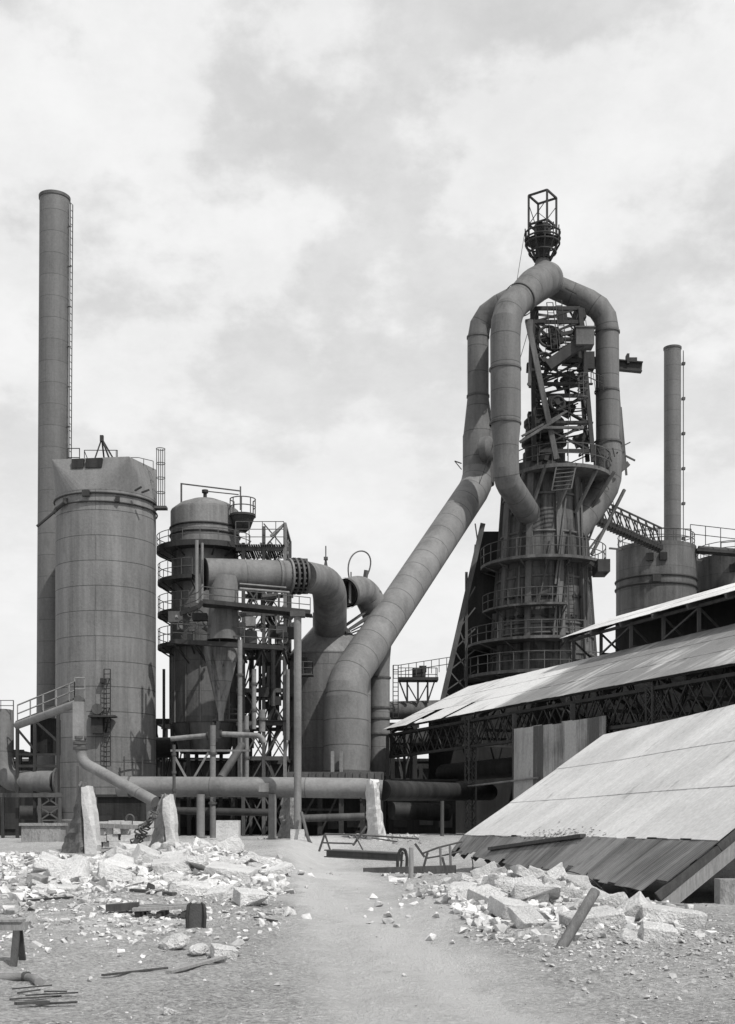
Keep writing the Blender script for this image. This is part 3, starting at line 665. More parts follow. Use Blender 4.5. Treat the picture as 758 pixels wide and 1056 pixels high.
# ---- main pipeline
pl = thing('main_pipeline', 'long thick horizontal pipeline running across the yard in front of the plant', 'pipeline', P(300, 862, 80))
pp = [P(122, 811, 82), P(300, 812, 80.5), P(372, 813, 80), P(394, 815, 80)]
mb = MB(); mb.sweep(dense(pp, 2.0), S(10.6, 80), 32); mb.build('barrel', M['pipe'], pl); mb = MB(); mb.sweep(dense([P(394, 815, 80), P(412, 815.5, 82), P(505, 817, 101)], 2), S(10.6, 80), 32); mb.build('shaded_section', M['dark_shade'], pl)  # far section near-black: shed shade put into the colour
mb = MB()
for px in (133, 205, 288, 371):
    py = 811+(px-122)/278*4; d = 82-(px-122)/278*2 if px < 395 else 80+(px-395)*.03; q = P(px, py, d); mb.sweep([q, q+Vector((.12, 0, 0))], S(11.2, d), 32)
mb.build('joint_band', M['steel'], pl)
mb = MB(); mb.box(P(272, 812, 79.3), (.62, .3, .55)); mb.build('patch_plate', M['steel_l'], pl, smooth=False)
for px, d in ((207, 80.6), (281, 80.3), (155, 82)):
    mb = MB(); q = G(px, d); z1 = Z(819, d); mb.sweep([q, Vector((q.x, d, z1))], .26, 14); mb.sweep([q, q+UP*.08], .4, 14); mb.build('support_post', M['pipe'], pl)
# ---- tall post
po = thing('tall_post', 'tall slender steel post rising in front of the pipeline beside the gas main elbow', 'post', G(307, 78))
q = G(307, 78); mb = MB(); mb.sweep([q, Vector((q.x, 78, Z(636, 78)))], S(3.9, 78), 16); mb.build('shaft', M['steel_l'], po)
mb = MB(); mb.box(q+UP*.25, (.85, .85, .7)); mb.build('footing', M['conc'], po, smooth=False)
mb = MB(); t_ = Vector((q.x, 78, Z(636, 78))); mb.box(t_+UP*.15, (.9, .7, .35)); mb.build('cap', M['steel'], po, smooth=False)

# ============================================================ scrubber tower
def ringplat(parent, c, r0, r1, z, a0, a1, mat='dark', rail=True, h=1.15, th=.16, name='ring_platform', br=True, rr=.035, step=1.5):
    n = max(8, int((a1-a0)/6)); A0, A1 = math.radians(a0), math.radians(a1); mb = MB()
    mb.lathe(c, [(r0, z-th), (r1, z-th), (r1, z), (r0, z), (r0, z-th)], n, A0, A1)
    if br:
        k = a0
        while k <= a1: mb.beam(polar(c, r0, k, z-1.0), polar(c, r1-.1, k, z-th), .1); k += 24
    p = mb.build(name, M[mat], parent, smooth=False)
    if rail:
        mb = MB(); mb.rail([polar(c, r1-.04, a0+(a1-a0)*k/n, z) for k in range(n+1)], h, step, rr); mb.build('railing', M['steel'], p)
    return p
c = Vector((X(211.5, 108), 108, .9)); R = S(35.3, 108); fz = lambda py: Z(py, 108-R)
sc = thing('gas_scrubber', 'domed dark scrubber tower ringed with walkways between the stove and the dust catcher', 'scrubber', c)
mb = MB(); mb.lathe(c, [(R*.72, fz(775)), (R*.98, fz(745)), (R, fz(742)), (R, fz(700)), (R, fz(660)), (R*.97, fz(610)), (R*.97, fz(560))], 56); mb.build('shell', M['tower'], sc)
mb = MB(); mb.lathe(c, [(R+.04, fz(744)), (R+.05, fz(741)), (R+.05, fz(738)), (R+.01, fz(738))], 56); mb.build('skirt_band', M['steel'], sc)
mb = MB(); mb.lathe(c, [(R, fz(558)), (R, fz(520)), (R*.98, fz(518.5)), (R*.75, fz(512)), (R*.4, fz(507)), (R*.1, fz(505)), (.0, fz(505))], 56); mb.build('dome', M['dome'], sc)
for py in (538, 546):
    mb = MB(); mb.ring(c, R+.03, fz(py), .09, 56); mb.build('hoop', M['dark'], sc)
mb = MB(); q = Vector((c.x, c.y, fz(505))); mb.sweep([q-UP*.1, q+UP*.5], .16, 10); mb.sweep([q+UP*.5, q+UP*.75], .28, 10); mb.build('vent', M['dark'], sc)
mb = MB(); a_ = Vector((X(187, 107), 107, fz(514))); e_ = Vector((X(248, 107), 107, fz(520)))
mb.beam(a_-UP*.2, a_+UP*1.8, .14); mb.beam(e_, e_+UP*2.0, .12); mb.beam(a_+UP*1.75, Vector((e_.x, 107, fz(500))), .1); mb.sweep([Vector((X(214, 106.5), 106.5, fz(502))), Vector((X(246, 106), 106, fz(507)))], .05, 5); mb.build('lifting_frame', M['steel'], sc, smooth=False)
cb = (X(250, 106), 106.3)
p = ringplat(sc, cb, .2, S(13.5, 106), Z(527, 105), -130, 130, 'dark', True, 1.3, .18, 'balcony', False, .05, .8)
mb = MB(); mb.lathe(cb, [(.3, Z(545, 105)), (S(8, 106), Z(541, 105)), (S(12.5, 106), Z(529, 105))], 20); mb.build('balcony_bracket', M['dark'], sc)
ringplat(sc, c, R-.1, S(51, 105), fz(559), -125, 75, 'dark', True, 1.0, .45)
for py, a0, a1 in ((594, -130, -8), (628, -130, -12), (662, -130, 40)): ringplat(sc, c, R-.1, S(50, 104.5), fz(py), a0, a1, 'dark', True, 1.35, .32)
mb = MB()
for k in range(7): a = -100+k*25; mb.beam(polar(c, R+.05, a, fz(744)), polar(c, R+.05, a, fz(662)), .12)
mb.build('stiffener', M['tower'], sc, smooth=False)
mb = MB()
for k in range(8): a = 22.5+k*45; mb.beam(polar(c, R*.9, a, .8), polar(c, R*.98, a, fz(745)), .3)
for k in range(8):
    a = 22.5+k*45; mb.beam(polar(c, R*.9, a, 2), polar(c, R*.95, a+45, fz(780)), .12); mb.beam(polar(c, R*.93, a, fz(782)), polar(c, R*.93, a+45, fz(782)), .16)
mb.build('leg_frame', M['dark'], sc, smooth=False)
fnl = thing('conical_hopper', 'streaked inverted cone hopper hanging below the gas main in front of the scrubber', 'hopper', P(226, 738, 100))
cf = (X(228, 100), 100)
mb = MB(); n_ = 36; ztop = Z(664, 100); zb = Z(736, 100)
mb.lathe(cf, [(.22, zb-.6), (.24, zb), (S(17.3, 100), Z(676, 100)), (S(17.6, 100), ztop)], 36); mb.build('cone', M['hop'], fnl)
mb = MB(); mb.sweep([Vector((cf[0]-.2, 100, zb-.6)), Vector((cf[0]-.45, 100, zb-2.2))], .18, 12); mb.build('spout', M['steel'], fnl)
mb = MB(); mb.rail([P(222, 741, 100.5), P(246, 741, 100.5)], .75, .9, .04); mb.beam(P(220, 743, 101), P(250, 743, 101), 1.4, .12); mb.build('access_landing', M['steel'], fnl)

# ---- gas main with drop leg, and elbow to the dust catcher
gm = thing('gas_main', 'large horizontal gas main with a drop leg and bolted flanges in front of the scrubber', 'gas main', P(255, 592, 98))
Dg = 98; rg = S(16, Dg)
mb = MB(); a_ = P(211, 592, Dg-1.0); b_ = P(297, 594, Dg+1.6); mb.sweep(dense([a_, b_], 3.1), rg, 40); mb.build('barrel', M['gasmain'], gm)
mb = MB(); mb.sweep([a_-Vector((.1, 0, 0)), a_], rg*1.06, 40); mb.build('end_cover', M['steel'], gm)
mb = MB(); ct = P(230.5, 592, Dg-.8); mb.sweep([ct-UP*.2, Vector((ct.x, ct.y, Z(628, Dg)))], S(14.8, Dg), 36); mb.build('drop_leg', M['gasmain'], gm); mb = MB(); mb.sweep([Vector((ct.x, ct.y, Z(628, Dg))), Vector((ct.x, ct.y, Z(662, Dg)))], [S(14.8, Dg), S(17, Dg)], 36); mb.build('lower_leg', M['tower'], gm)
ax = (b_-a_).normalized()
for k, (dd, rr) in enumerate(((-.9, 1.07), (.0, 1.15), (.42, 1.2), (.84, 1.2), (1.25, 1.12))):
    mb = MB(); q = b_+ax*dd; mb.sweep([q, q+ax*.16], rg*rr, 40)
    if k > 1:
        for j in range(20): an = j*math.pi/10; mb.box(q+ax*.2+Vector((0, math.cos(an), math.sin(an)))*rg*1.1, (.4, .13, .13))
    mb.build('flange', M['steel_l'] if k < 2 else M['steel'], gm)
mb = MB(); el = fillet([b_+ax*1.2, P(340, 600, 105), P(341, 660, 112)], 2.4, 10); rs_ = [rg*(1.03+.16*sst(0, 9, i)) for i in range(len(el))]; mb.sweep(el, rs_, 40); mb.build('elbow', M['gasmain'], gm)
mb = MB(); mb.sweep([P(247, 607, 96), P(298, 611, 98.5)], .1, 8); mb.sweep([P(247, 602, 96.5), P(295, 606, 98.5)], .07, 8); mb.build('valve_rod', M['steel_l'], gm)
mb = MB(); mb.beam(P(204, 627, 94.3), P(209, 620, 94.3), .14, .3); mb.beam(P(209, 620, 94.3), P(320, 631, 97.5), .14, .32); mb.beam(P(186, 633, 95.6), P(204, 626, 94.3), .14, .3)
q0 = P(209, 621, 94.4); q1 = P(320, 632, 97.6)
for k in range(36): f = k/35; p_ = q0+(q1-q0)*f; mb.box(p_+Vector((0, .75, -.1)), (.25, 1.5, .08))
mb.build('service_deck', M['dark'], gm, smooth=False)
mb = MB(); mb.rail([P(186, 633, 95.6), P(204, 626, 94.3), P(209, 620, 94.3), P(320, 631, 97.5)], 1.1, 1.7, .035); mb.build('railing', M['steel'], gm)

# ---- lattice steel tower with floors beside the scrubber
lt = thing('steel_tower', 'open braced steel tower full of beams and pipes between scrubber and dust catcher', 'tower', P(272, 862, 108))
colx = (251, 272, 294); deps = (104.5, 111); lev = (540, 566, 600, 633, 668, 712, 746, 782, 820, 862)
for d in deps:
    for px in colx:
        mb = MB(); top = 540 if px == 294 else 543 if px == 272 else 560
        x_ = X(px, 104.5); mb.ibeam(Vector((x_, d, .9)), Vector((x_, d, Z(top, 104.5))), .28, .3, .06, (0, 1, 0)); mb.build('column', M['steel_l'] if (px == 294 and d < 106) else M['steel'], lt, smooth=False)
mb = MB(); random.seed(12)
for i, py in enumerate(lev[1:-1]):
    z = Z(py, 104.5); xs_ = [X(px, 104.5) for px in colx]
    for d in deps: mb.beam((xs_[0]-.6, d, z), (xs_[2]+.3, d, z), .2, .34)
    for x_ in xs_: mb.beam((x_, deps[0], z), (x_, deps[1], z), .18, .3)
    for k in range(4): xx = xs_[0]+(xs_[2]-xs_[0])*rnd(0, 1); mb.beam((xx, deps[0], z+.1), (xx, deps[1], z+.1), .1, .2)
mb.build('floor_beam', M['steel'], lt, smooth=False)
mb = MB()
for i in range(len(lev)-1):
    z1, z0 = Z(lev[i], 104.5), max(1, Z(lev[i+1], 104.5)); xs_ = [X(px, 104.5) for px in colx]
    for d in deps:
        for k in range(2):
            if i == 0 and k == 0: continue
            mb.beam((xs_[k], d, z0), (xs_[k+1], d, z1), .11)
            if rnd(0, 1) < .7: mb.beam((xs_[k], d, z1), (xs_[k+1], d, z0), .1)
    for x_ in xs_:
        mb.beam((x_, deps[0], z0), (x_, deps[1], z1), .1)
mb.build('bracing', M['steel'], lt, smooth=False)
mb = MB()
for py, a, b2 in ((566, 244, 293), (668, 250, 296), (746, 262, 294)):
    mb = MB(); z = Z(py, 104.5)+.2; x0, x1 = X(a, 104.5), X(b2, 104.5)
    for k in range(22): f = k/21; mb.box((x0+(x1-x0)*f, 106.5, z), (.14, 5.4, .06))
    mb.build('grating_floor', M['dark'], lt, smooth=False)
mb = MB()
for py, a, b2 in ((566, 244, 293), (668, 250, 296)):
    z = Z(py, 104.5)+.2; mb.rail([(X(a, 104.5), 103.8, z), (X(b2, 104.5), 103.8, z), (X(b2, 104.5), 109, z)], 1.9 if py == 566 else 1.1, 1.1, .035, 2 if py == 566 else 1)
mb.build('railing', M['steel'], lt)
mb = MB()   # zigzag stair
for i in range(3, 9):
    z1, z0 = Z(lev[i-1], 108), max(1, Z(lev[i], 108)); xa, xb = (X(275, 108), X(290, 108)) if i % 2 else (X(290, 108), X(275, 108))
    for dd in (107.4, 108.3): mb.beam((xa, dd, z0), (xb, dd, z1), .07, .25)
    for k in range(9): f = (k+.5)/9; mb.box((xa+(xb-xa)*f, 107.85, z0+(z1-z0)*f), (.25, .9, .05))
mb.build('stair', M['steel'], lt, smooth=False)
mb = MB(); zt_ = Z(540, 104.5); x2 = X(294, 104.5); mb.beam((X(279, 104.5), 104.5, Z(553, 104.5)), (x2, 104.5, zt_), .2); mb.beam((X(268, 104.5), 104.5, Z(560, 104.5)), (X(284, 104.5), 104.5, Z(566, 104.5)), .12); mb.beam((x2, 104.5, zt_), (x2, 111, zt_), .2); mb.build('head_frame', M['steel_l'], lt, smooth=False)

# ---- service pipes in front of the scrubber
def vpipe(px, y0, y1, rpx, D, label, mat='pipe', flg=2, name='service_pipe'):
    z0 = Z(y1, D); 
    if y1 >= 855: z0 = gz(X(px, D), D)
    x_ = X(px, D); t_ = thing(name, label, 'pipe', (x_, D, z0), 'service pipes before the scrubber'); r_ = S(rpx, D)
    mb = MB(); mb.sweep([(x_, D, z0), (x_, D, Z(y0, D))], r_, 14); mb.build('barrel', M[mat], t_)
    for k in range(flg):
        z = z0+(Z(y0, D)-z0)*(k+.7)/(flg+.3); mb = MB(); mb.sweep([(x_, D, z), (x_, D, z+.16)], r_*1.5, 14); mb.build('flange', M['steel'], t_)
vpipe(219.5, 748, 862, 3.0, 84, 'pale upright pipe below the cross pipe valve in front of the scrubber')
vpipe(247.5, 660, 802, 2.4, 95, 'tall upright pipe right beside the cone hopper')
vpipe(254.5, 738, 802, 2.2, 94, 'short upright pipe just right of the tall pipe by the hopper')
vpipe(262, 690, 752, 2.3, 97, 'upright pipe ending in a thick valve within the steel tower')
vpipe(270.5, 732, 755, 3.2, 95, 'stubby thick pipe standing on the right end of the cross pipe', flg=1)
vpipe(179.5, 768, 866, 1.6, 76.5, 'thin upright pipe with small valves left of the scrubber legs', 'steel', 5)
cp = thing('cross_pipe', 'pale horizontal cross pipe with a valve in front of the scrubber cone', 'pipe', P(222, 760, 86))
mb = MB(); mb.sweep([P(176, 762, 86), P(213, 758.5, 86)], S(2.6, 86), 14); mb.build('left_run', M['steel_l'], cp)
mb = MB(); mb.sweep(fillet([P(228, 757, 86), P(268, 758.5, 86), P(273, 766, 86)], .3), S(2.9, 86), 14); mb.build('right_run', M['steel_l'], cp)
mb = MB(); mb.box(P(221, 757.5, 86), (.95, .5, .55)); mb.sweep([P(221, 757, 86), P(219, 745, 86)], .12, 8); mb.sweep([P(213.5, 758, 86), P(215, 758, 86)], .32, 14); mb.sweep([P(227.5, 757.5, 86), P(229, 757.5, 86)], .32, 14); mb.build('valve', M['dark'], cp)
mb = MB(); mb.beam(P(176, 774, 88), P(258, 774, 88), .14); mb.beam(P(180, 780, 88), P(192, 802, 88), .14); mb.beam(P(215, 776, 88), P(200, 802, 88), .14); mb.build('hanger_frame', M['steel_l'], cp, smooth=False)
mb = MB(); mb.sweep([P(228, 802, 92), P(250, 768, 94)], S(4.2, 92), 14); solo(mb, 'slanting_pipe', M['steel'], 'dark pipe slanting up to the right behind the upright pipes', 'pipe', P(228, 802, 92))
# front clutter of the scrubber: lower landing, stub pipes, valves
fl = thing('front_landing', 'railed landing across the front of the scrubber below the gas main deck', 'platform', P(235, 664, 97))
mb = MB(); a_, b_ = P(176, 661, 96.6), P(292, 668, 96)
mb.beam(a_, b_, .14, .34)
for k in range(38): f = k/37; mb.box(a_.lerp(b_, f)+Vector((0, .7, 0)), (.24, 1.4, .08))
mb.build('deck', M['dark'], fl, smooth=False)
mb = MB(); mb.rail([a_, b_], 1.35, 1.9, .04); mb.build('railing', M['steel'], fl)
mb = MB()
for px in (180, 200, 244, 268, 290): p = P(px, 664, 96.8); mb.beam(p, p+Vector((0, 8, -.4)), .16)
mb.build('bracket', M['dark'], fl, smooth=False)
for px, y0, y1, rpx, D, lb in ((203, 557, 622, 1.8, 96, 'pale upright pipe left of the gas main end cover'), (208.5, 560, 622, 1.5, 96.2, 'second thinner upright pipe touching the gas main end cover')):
    mb = MB(); mb.sweep([P(px, y1, D), P(px, y0, D)], S(rpx, D), 12); solo(mb, 'service_pipe', M['steel_l'], lb, 'pipe', P(px, y1, D), 'upright pipes by the gas main end')
random.seed(44)
vg = thing('valve_gear', 'jumble of dark valves, hoses and boxes under the gas main deck', 'valves', P(225, 650, 98))
for k in range(30):
    px, py, d = rnd(180, 300), rnd(632, 660), rnd(97, 104); mb = MB()
    if k % 3 == 0: mb.sweep([P(px, py, d), P(px+rnd(-8, 8), py+rnd(-9, 9), d+rnd(-1, 1))], rnd(.1, .35), 10); mb.build('pipe_stub', M['steel_l' if k % 2 else 'steel'], vg)
    elif k % 3 == 1: mb.box(P(px, py, d), (rnd(.3, 1.1), .6, rnd(.3, 1.1))); mb.build('valve_box', M[random.choice(('dark', 'steel', 'steel_l'))], vg, smooth=False)
    else: q = P(px, py, d); r_ = rnd(.25, .5); mb.sweep([q+Vector((math.cos(a)*r_, 0, math.sin(a)*r_)) for a in [i*math.pi/8 for i in range(16)]], .05, 6, closed=True); mb.beam(q-Vector((r_, 0, 0)), q+Vector((r_, 0, 0)), .06); mb.beam(q-UP*r_, q+UP*r_, .06); mb.build('handwheel', M['steel'], vg)
random.seed(45)
for k in range(22):   # more pipework inside the steel tower
    px, y0 = rnd(246, 300), rnd(575, 700); y1 = y0+rnd(30, 110); d = rnd(104, 110); mb = MB(); mt = random.choice(('dark', 'steel', 'steel', 'steel_l'))
    if k % 4: mb.sweep([P(px, y1, d), P(px, y0, d)], rnd(.07, .22), 8)
    else: mb.sweep([P(px, y0, d), P(px+rnd(-30, 20), y0+rnd(-4, 10), d)], rnd(.08, .3), 8)
    mb.build('pipe_run', M[mt], lt)
for k in range(12):
    mb = MB(); mb.box(P(rnd(250, 292), rnd(575, 740), rnd(104, 109)), (rnd(.4, 1.4), .8, rnd(.5, 1.4))); mb.build('valve_box', M['dark'], lt, smooth=False)
# ============================================================ dust catcher and downcomer
c = Vector((X(340, 112), 112, .9)); R = S(42.5, 112); fz = lambda py: Z(py, 112-R)
dc = thing('dust_catcher', 'broad dust catcher vessel with conical top behind the foot of the downcomer', 'dust catcher', c)
mb = MB(); mb.lathe(c, [(R*.5, fz(820)), (R, fz(796)), (R, fz(740)), (R, fz(690)), (R, fz(672))], 60); mb.build('shell', M['dust'], dc)
mb = MB(); mb.lathe(c, [(R+.02, fz(673)), (R+.03, fz(671)), (R*.75, fz(657)), (S(17.5, 112), fz(640)), (S(17.5, 112), fz(625)), (S(14, 112), fz(624.5))], 60); mb.build('cone_top', M['dust'], dc)
mb = MB(); q = P(313, 692, 106.5); mb.box(q-UP*.35, (1.7, 1.4, .14)); mb.rail([q+Vector((-.8, -.7, -.3)), q+Vector((.8, -.7, -.3))], 1.0, .8, .04); mb.build('side_landing', M['steel'], dc)
mb = MB(); mb.box(P(313, 684, 107.8), (.7, .3, 1.0)); mb.build('hatch', M['dark'], dc, smooth=False)
mb = MB(); top = P(336, 596, 108.5); mb.beam(P(336, 600, 108.5), P(336, 563, 108.5), .1)
for dx in (-4.5, 4.5): mb.beam(P(336+dx, 604, 108.5), P(336, 575, 108.5), .09)
for dy in (-.5, .5): mb.beam(P(336, 602, 108.5+dy), P(336, 575, 108.5), .08)
mb.box(P(336, 576, 108.5), (.35, .35, .25)); solo(mb, 'mast_tripod', M['steel'], 'thin mast on splayed legs above the gas main elbow', 'mast', P(336, 604, 108.5), None, False)
mb = MB()
zz0 = Z(806, 102); zz1 = Z(796, 102); x0, x1 = X(297, 102), X(395, 102)
mb.beam((x0, 102, (zz0+zz1)/2), (x1, 102, (zz0+zz1)/2), .3, zz1-zz0)
for k in range(14): xx = x0+(x1-x0)*k/13; mb.box((xx, 101.8, (zz0+zz1)/2), (.1, .16, (zz1-zz0)*.95))
mb.box(((x0+x1)/2, 108, zz1-.1), (x1-x0, 11.5, .2)); 
pf_ = thing('support_deck', 'heavy ribbed steel deck carrying the dust catcher legs above the pipeline', 'platform', ((x0+x1)/2, 102, .9))
mb.build('deck_girder', M['steel'], pf_, smooth=False)
for px, d in ((303, 103), (330, 104), (352, 103), (374, 103), (392, 104), (310, 112), (345, 112), (385, 112)):
    mb = MB(); mb.ibeam((X(px, d), d, .8), (X(px, d), d, zz0+.05), .4, .4, .07, (0, 1, 0)); mb.build('column', M['dark'], pf_, smooth=False)
mb = MB()
for a, b2 in ((303, 330), (330, 352), (374, 392)): mb = MB(); mb.beam(P(a, 860, 103.3), P(b2, 812, 103.3), .16); mb.beam(P(a, 835, 103.4), P(b2, 835, 103.4), .18); mb.build('brace', M['dark'], pf_, smooth=False)
dn = thing('downcomer', 'great slanting downcomer duct from the furnace top to the dust catcher', 'duct', P(357, 800, 105))
A_ = P(494, 470, 127); path = [P(493.5, 452, 127), P(493.5, 498, 127), P(357, 703, 106), P(357, 797, 105.5)]
pts = fillet(path, [1.7, 1.5], 3)
r_top, r_mid, r_bot = S(16, 127), S(17.2, 118), S(23.6, 105.5); rad = []
for p in pts:
    f = (p.z-Z(703, 106))/(Z(498, 127)-Z(703, 106)); rad.append(r_mid+(r_top-r_mid)*max(0, min(1, f)) if f > .12 else r_bot+(r_mid-r_bot)*sst(-.16, .12, f))
# refine straight part
P2 = []; R2 = []
for i in range(len(pts)-1):
    n_ = max(1, int((pts[i+1]-pts[i]).length/1.5))
    for k in range(n_): f = k/n_; P2.append(pts[i].lerp(pts[i+1], f)); R2.append(rad[i]+(rad[i+1]-rad[i])*f)
P2.append(pts[-1]); R2.append(rad[-1])
for i, p in enumerate(P2):
    f = (p.z-Z(703, 106))/(Z(498, 127)-Z(703, 106))
    R2[i] = r_mid+(r_top-r_mid)*max(0, min(1, f)) if f > .14 else r_bot+(r_mid*1.04-r_bot)*sst(-.1, .05, f)
mb = MB(); mb.sweep(P2, R2, 44); mb.build('barrel', M['duct'], dn, ang=9.5)
mb = MB()
for px0 in (343, 352):
    mb.beam(P(px0, 775, 103.1), P(px0, 797, 103.0), .28, .5)
mb.build('base_gusset', M['steel_l'], dn, smooth=False)
mb = MB(); mb.sweep([P(357, 795, 105.5), P(357, 798.5, 105.5)], r_bot*1.1, 44); mb.build('base_ring', M['steel'], dn)
# second duct: inverted bend with an open mouth
cd = thing('crossover_duct', 'open-mouthed bent duct arching over beside the downcomer, leg standing to its right', 'duct', P(391, 800, 107))
pts = fillet([P(356, 612, 109), P(374, 607, 111.5), P(391, 632, 113), P(391, 690, 113), P(391, 800, 113)], [1.2, 2.2, 1.5], 8)
rr_ = [S(11, 113)+(S(14.5, 112)-S(11, 113))*sst(Z(690, 113), Z(640, 113), p.z) for p in pts]
mb = MB(); mb.sweep(pts, rr_, 36, False, True); q = pts[0]; mb.sweep([q, pts[2]], rr_[0]*.9, 36, False, True); mb.build('barrel', M['gasmain'], cd)
mb = MB(); ax = (pts[1]-pts[0]).normalized(); mb.sweep([q-ax*.1, q+ax*.25], rr_[0]*1.06, 36, False, False); mb.sweep([q-ax*.1, q+ax*.25], rr_[0]*.92, 36, False, False); mb.build('mouth_flange', M['steel'], cd)
mb = MB(); mb.beam(P(361, 600, 108.8), P(361, 622, 108.8), .2, .1); mb.build('mouth_strut', M['steel_l'], cd, smooth=False)
mb = MB()
for py in (700, 742, 731, 758): q = P(391, py, 113); mb.sweep([q, q+UP*.15], S(12.2, 113), 32)
mb.build('joint_band', M['steel'], cd)
hp = MB(); cc = P(370, 587, 111); hp.sweep([cc+Vector((.92*math.cos(a)*(1-.25*math.sin(a)*-1)+.3*math.sin(a), .55*math.cos(a), 1.6*math.sin(a))) for a in [k*2*math.pi/36 for k in range(36)]], .065, 8, closed=True)
hp.beam(P(362, 603, 110.6), P(362, 590, 110.8), .12); hp.beam(P(375, 606, 111.5), P(378, 588, 111.3), .3)
solo(hp, 'goggle_ring', M['steel'], 'thin oval ring plate standing on the open-mouthed duct', 'ring', P(370, 605, 105))
mb = MB()
for a, b2 in (((352, 648), (384, 626)), ((356, 652), (388, 630)), ((338, 637), (350, 652)), ((340, 640), (362, 620))): mb.beam(P(*a, 110), P(*b2, 112), .28, .2)
for k in range(5): mb.beam(P(356+k*2, 660-k*3, 113), P(378, 655-k*4, 113), .1)
solo(mb, 'walkway_frame', M['steel'], 'small tangle of slanting beams under the open-mouthed duct', 'framework', P(360, 650, 105), None, False)

# ============================================================ blast furnace
c = Vector((X(560, 128), 128, .9)); fz = lambda py: Z(py, 123)
bf = thing('blast_furnace', 'dark tapering blast furnace stack ringed by railed walkways behind the casting shed', 'furnace', c)
fr_ = lambda py: 5.35 if py > 690 else 5.25-(690-py)*(5.25-3.75)/(690-470)
mb = MB(); mb.lathe(c, [(5.9, .9), (5.9, fz(760)), (5.4, fz(740))]+[(fr_(py), fz(py)) for py in range(720, 469, -25)]+[(3.5, fz(470)), (0, fz(470))], 64); mb.build('shell', M['furn'], bf)
for a in (-62, -25, 13, 45, 80, 120, 180, 240, -95):
    mb = MB(); prev = None
    for py in (750, 690, 580, 480):
        p = polar(c, fr_(py)+.16, a, fz(py))
        if prev: mb.beam(prev, p, .62, .3, Vector((math.sin(math.radians(a)), -math.cos(math.radians(a)), 0)))
        prev = p
    mb.build('buckstay', M['furncol'], bf, smooth=False)
for py in (505, 545, 592, 641, 652, 672):
    mb = MB(); mb.ring(c, fr_(py)+.05, fz(py), .13, 64); mb.build('shell_band', M['furncol'], bf)
for py in (613, 634, 655):
    for k in range(9):
        a = -60+k*13+rnd(-2, 2); q = polar(c, fr_(py)+.06, a, fz(py)); R_ = Matrix.Rotation(math.radians(a), 3, 'Z'); mb = MB(); mb.box(q, (.62, .25, .24), R_); mb.build('cooling_plate', M['dark_shade'], bf, smooth=False)
ringplat(bf, c, 4.3, S(67, 122.5), fz(574), -125, 125, 'furncol', True, 1.75, .28, rr=.05, step=1.7)
ringplat(bf, c, 5, 6.3, fz(623), -82, 14, 'furncol', True, 1.5, .2, rr=.05)
ringplat(bf, c, 5, 7.7, fz(659), -110, 25, 'furncol', True, 1.5, .26, rr=.05)
ringplat(bf, c, 5, 8.0, fz(693), -115, 40, 'furncol', True, 1.7, .3, rr=.055)
c2 = Vector((X(578, 127), 127, 0)); tp_ = ringplat(bf, c2, .3, S(52, 124), Z(477, 122), -140, 140, 'furncol', True, 2.0, .35, 'top_platform', False, .055, 1.5)
mb = MB()
for a, r1 in ((-55, 4.8), (-25, 4.9), (10, 4.9), (40, 4.9), (70, 5.4), (95, 5.6)): mb.beam(polar(c, 4.25, a, fz(525)), polar(c2, r1, a, fz(480)), .26)
mb.build('platform_bracket', M['furncol'], bf, smooth=False)
mb = MB(); mb.ladder(P(579, 505, 122), P(584, 479, 122.3), (1, 0, .1), 1.9, .09, .42); mb.build('stair', M['steel'], bf)
mb = MB(); mb.ladder(P(592, 705, 122.5), P(588, 580, 123), (1, .3, 0), .55, .05, .4); mb.build('ladder', M['dark'], bf)
mb = MB(); mb.box(P(620, 586, 123), (1.2, 3, 1.2)); mb.beam(P(608, 580, 122.5), P(626, 592, 122.5), .3, .3); mb.build('end_cage', M['dark'], bf, smooth=False)
mb = MB()   # hopper drum on the furnace top
c3 = Vector((X(561, 127), 127, 0)); hz = lambda py: Z(py, 125)
mb.lathe(c3, [(S(22, 125), hz(478)), (S(22, 125), hz(462)), (S(20, 125), hz(461)), (S(20, 125), hz(455)), (S(23.5, 125), hz(453)), (S(23.5, 125), hz(447)), (S(20, 125), hz(446)), (S(19, 125), hz(434)), (S(21, 125), hz(433)), (S(21, 125), hz(428)), (S(15, 125), hz(422)), (S(9, 125), hz(414)), (0, hz(414))], 40); mb.build('top_hopper', M['dark_shade'], bf)
# top tower
tt = thing('top_tower', 'dark headframe tower of braced legs and hoist gear on the furnace top between the uptakes', 'tower', P(575, 476, 127))
legs = [((551, 476), (549, 318), 124), ((612, 476), (598, 316), 124), ((556, 476), (553, 318), 131), ((606, 476), (594, 316), 131)]
def legp(i, py): (bx, by), (tx, ty), d = legs[i]; f = (by-py)/(by-ty); return P(bx+(tx-bx)*f, py, d)
for i in range(4):
    mb = MB(); mb.beam(legp(i, 476), legp(i, 318), .42, .42); mb.build('leg', M['dark'], tt, smooth=False)
lv = (465, 436, 408, 396, 372, 350, 332, 318)
mb = MB()
for py in lv:
    for a, b2 in ((0, 1), (2, 3), (0, 2), (1, 3)): mb.beam(legp(a, py), legp(b2, py), .22, .36)
mb.build('cross_beam', M['dark'], tt, smooth=False)
mb = MB()
for p0, p1 in zip(lv, lv[1:]):
    for a, b2 in ((0, 1), (2, 3), (0, 2), (1, 3)):
        mb.beam(legp(a, p0), legp(b2, p1), .16)
        if p0-p1 > 15: mb.beam(legp(b2, p0), legp(a, p1), .15)
mb.build('bracing', M['dark'], tt, smooth=False)
mb = MB()
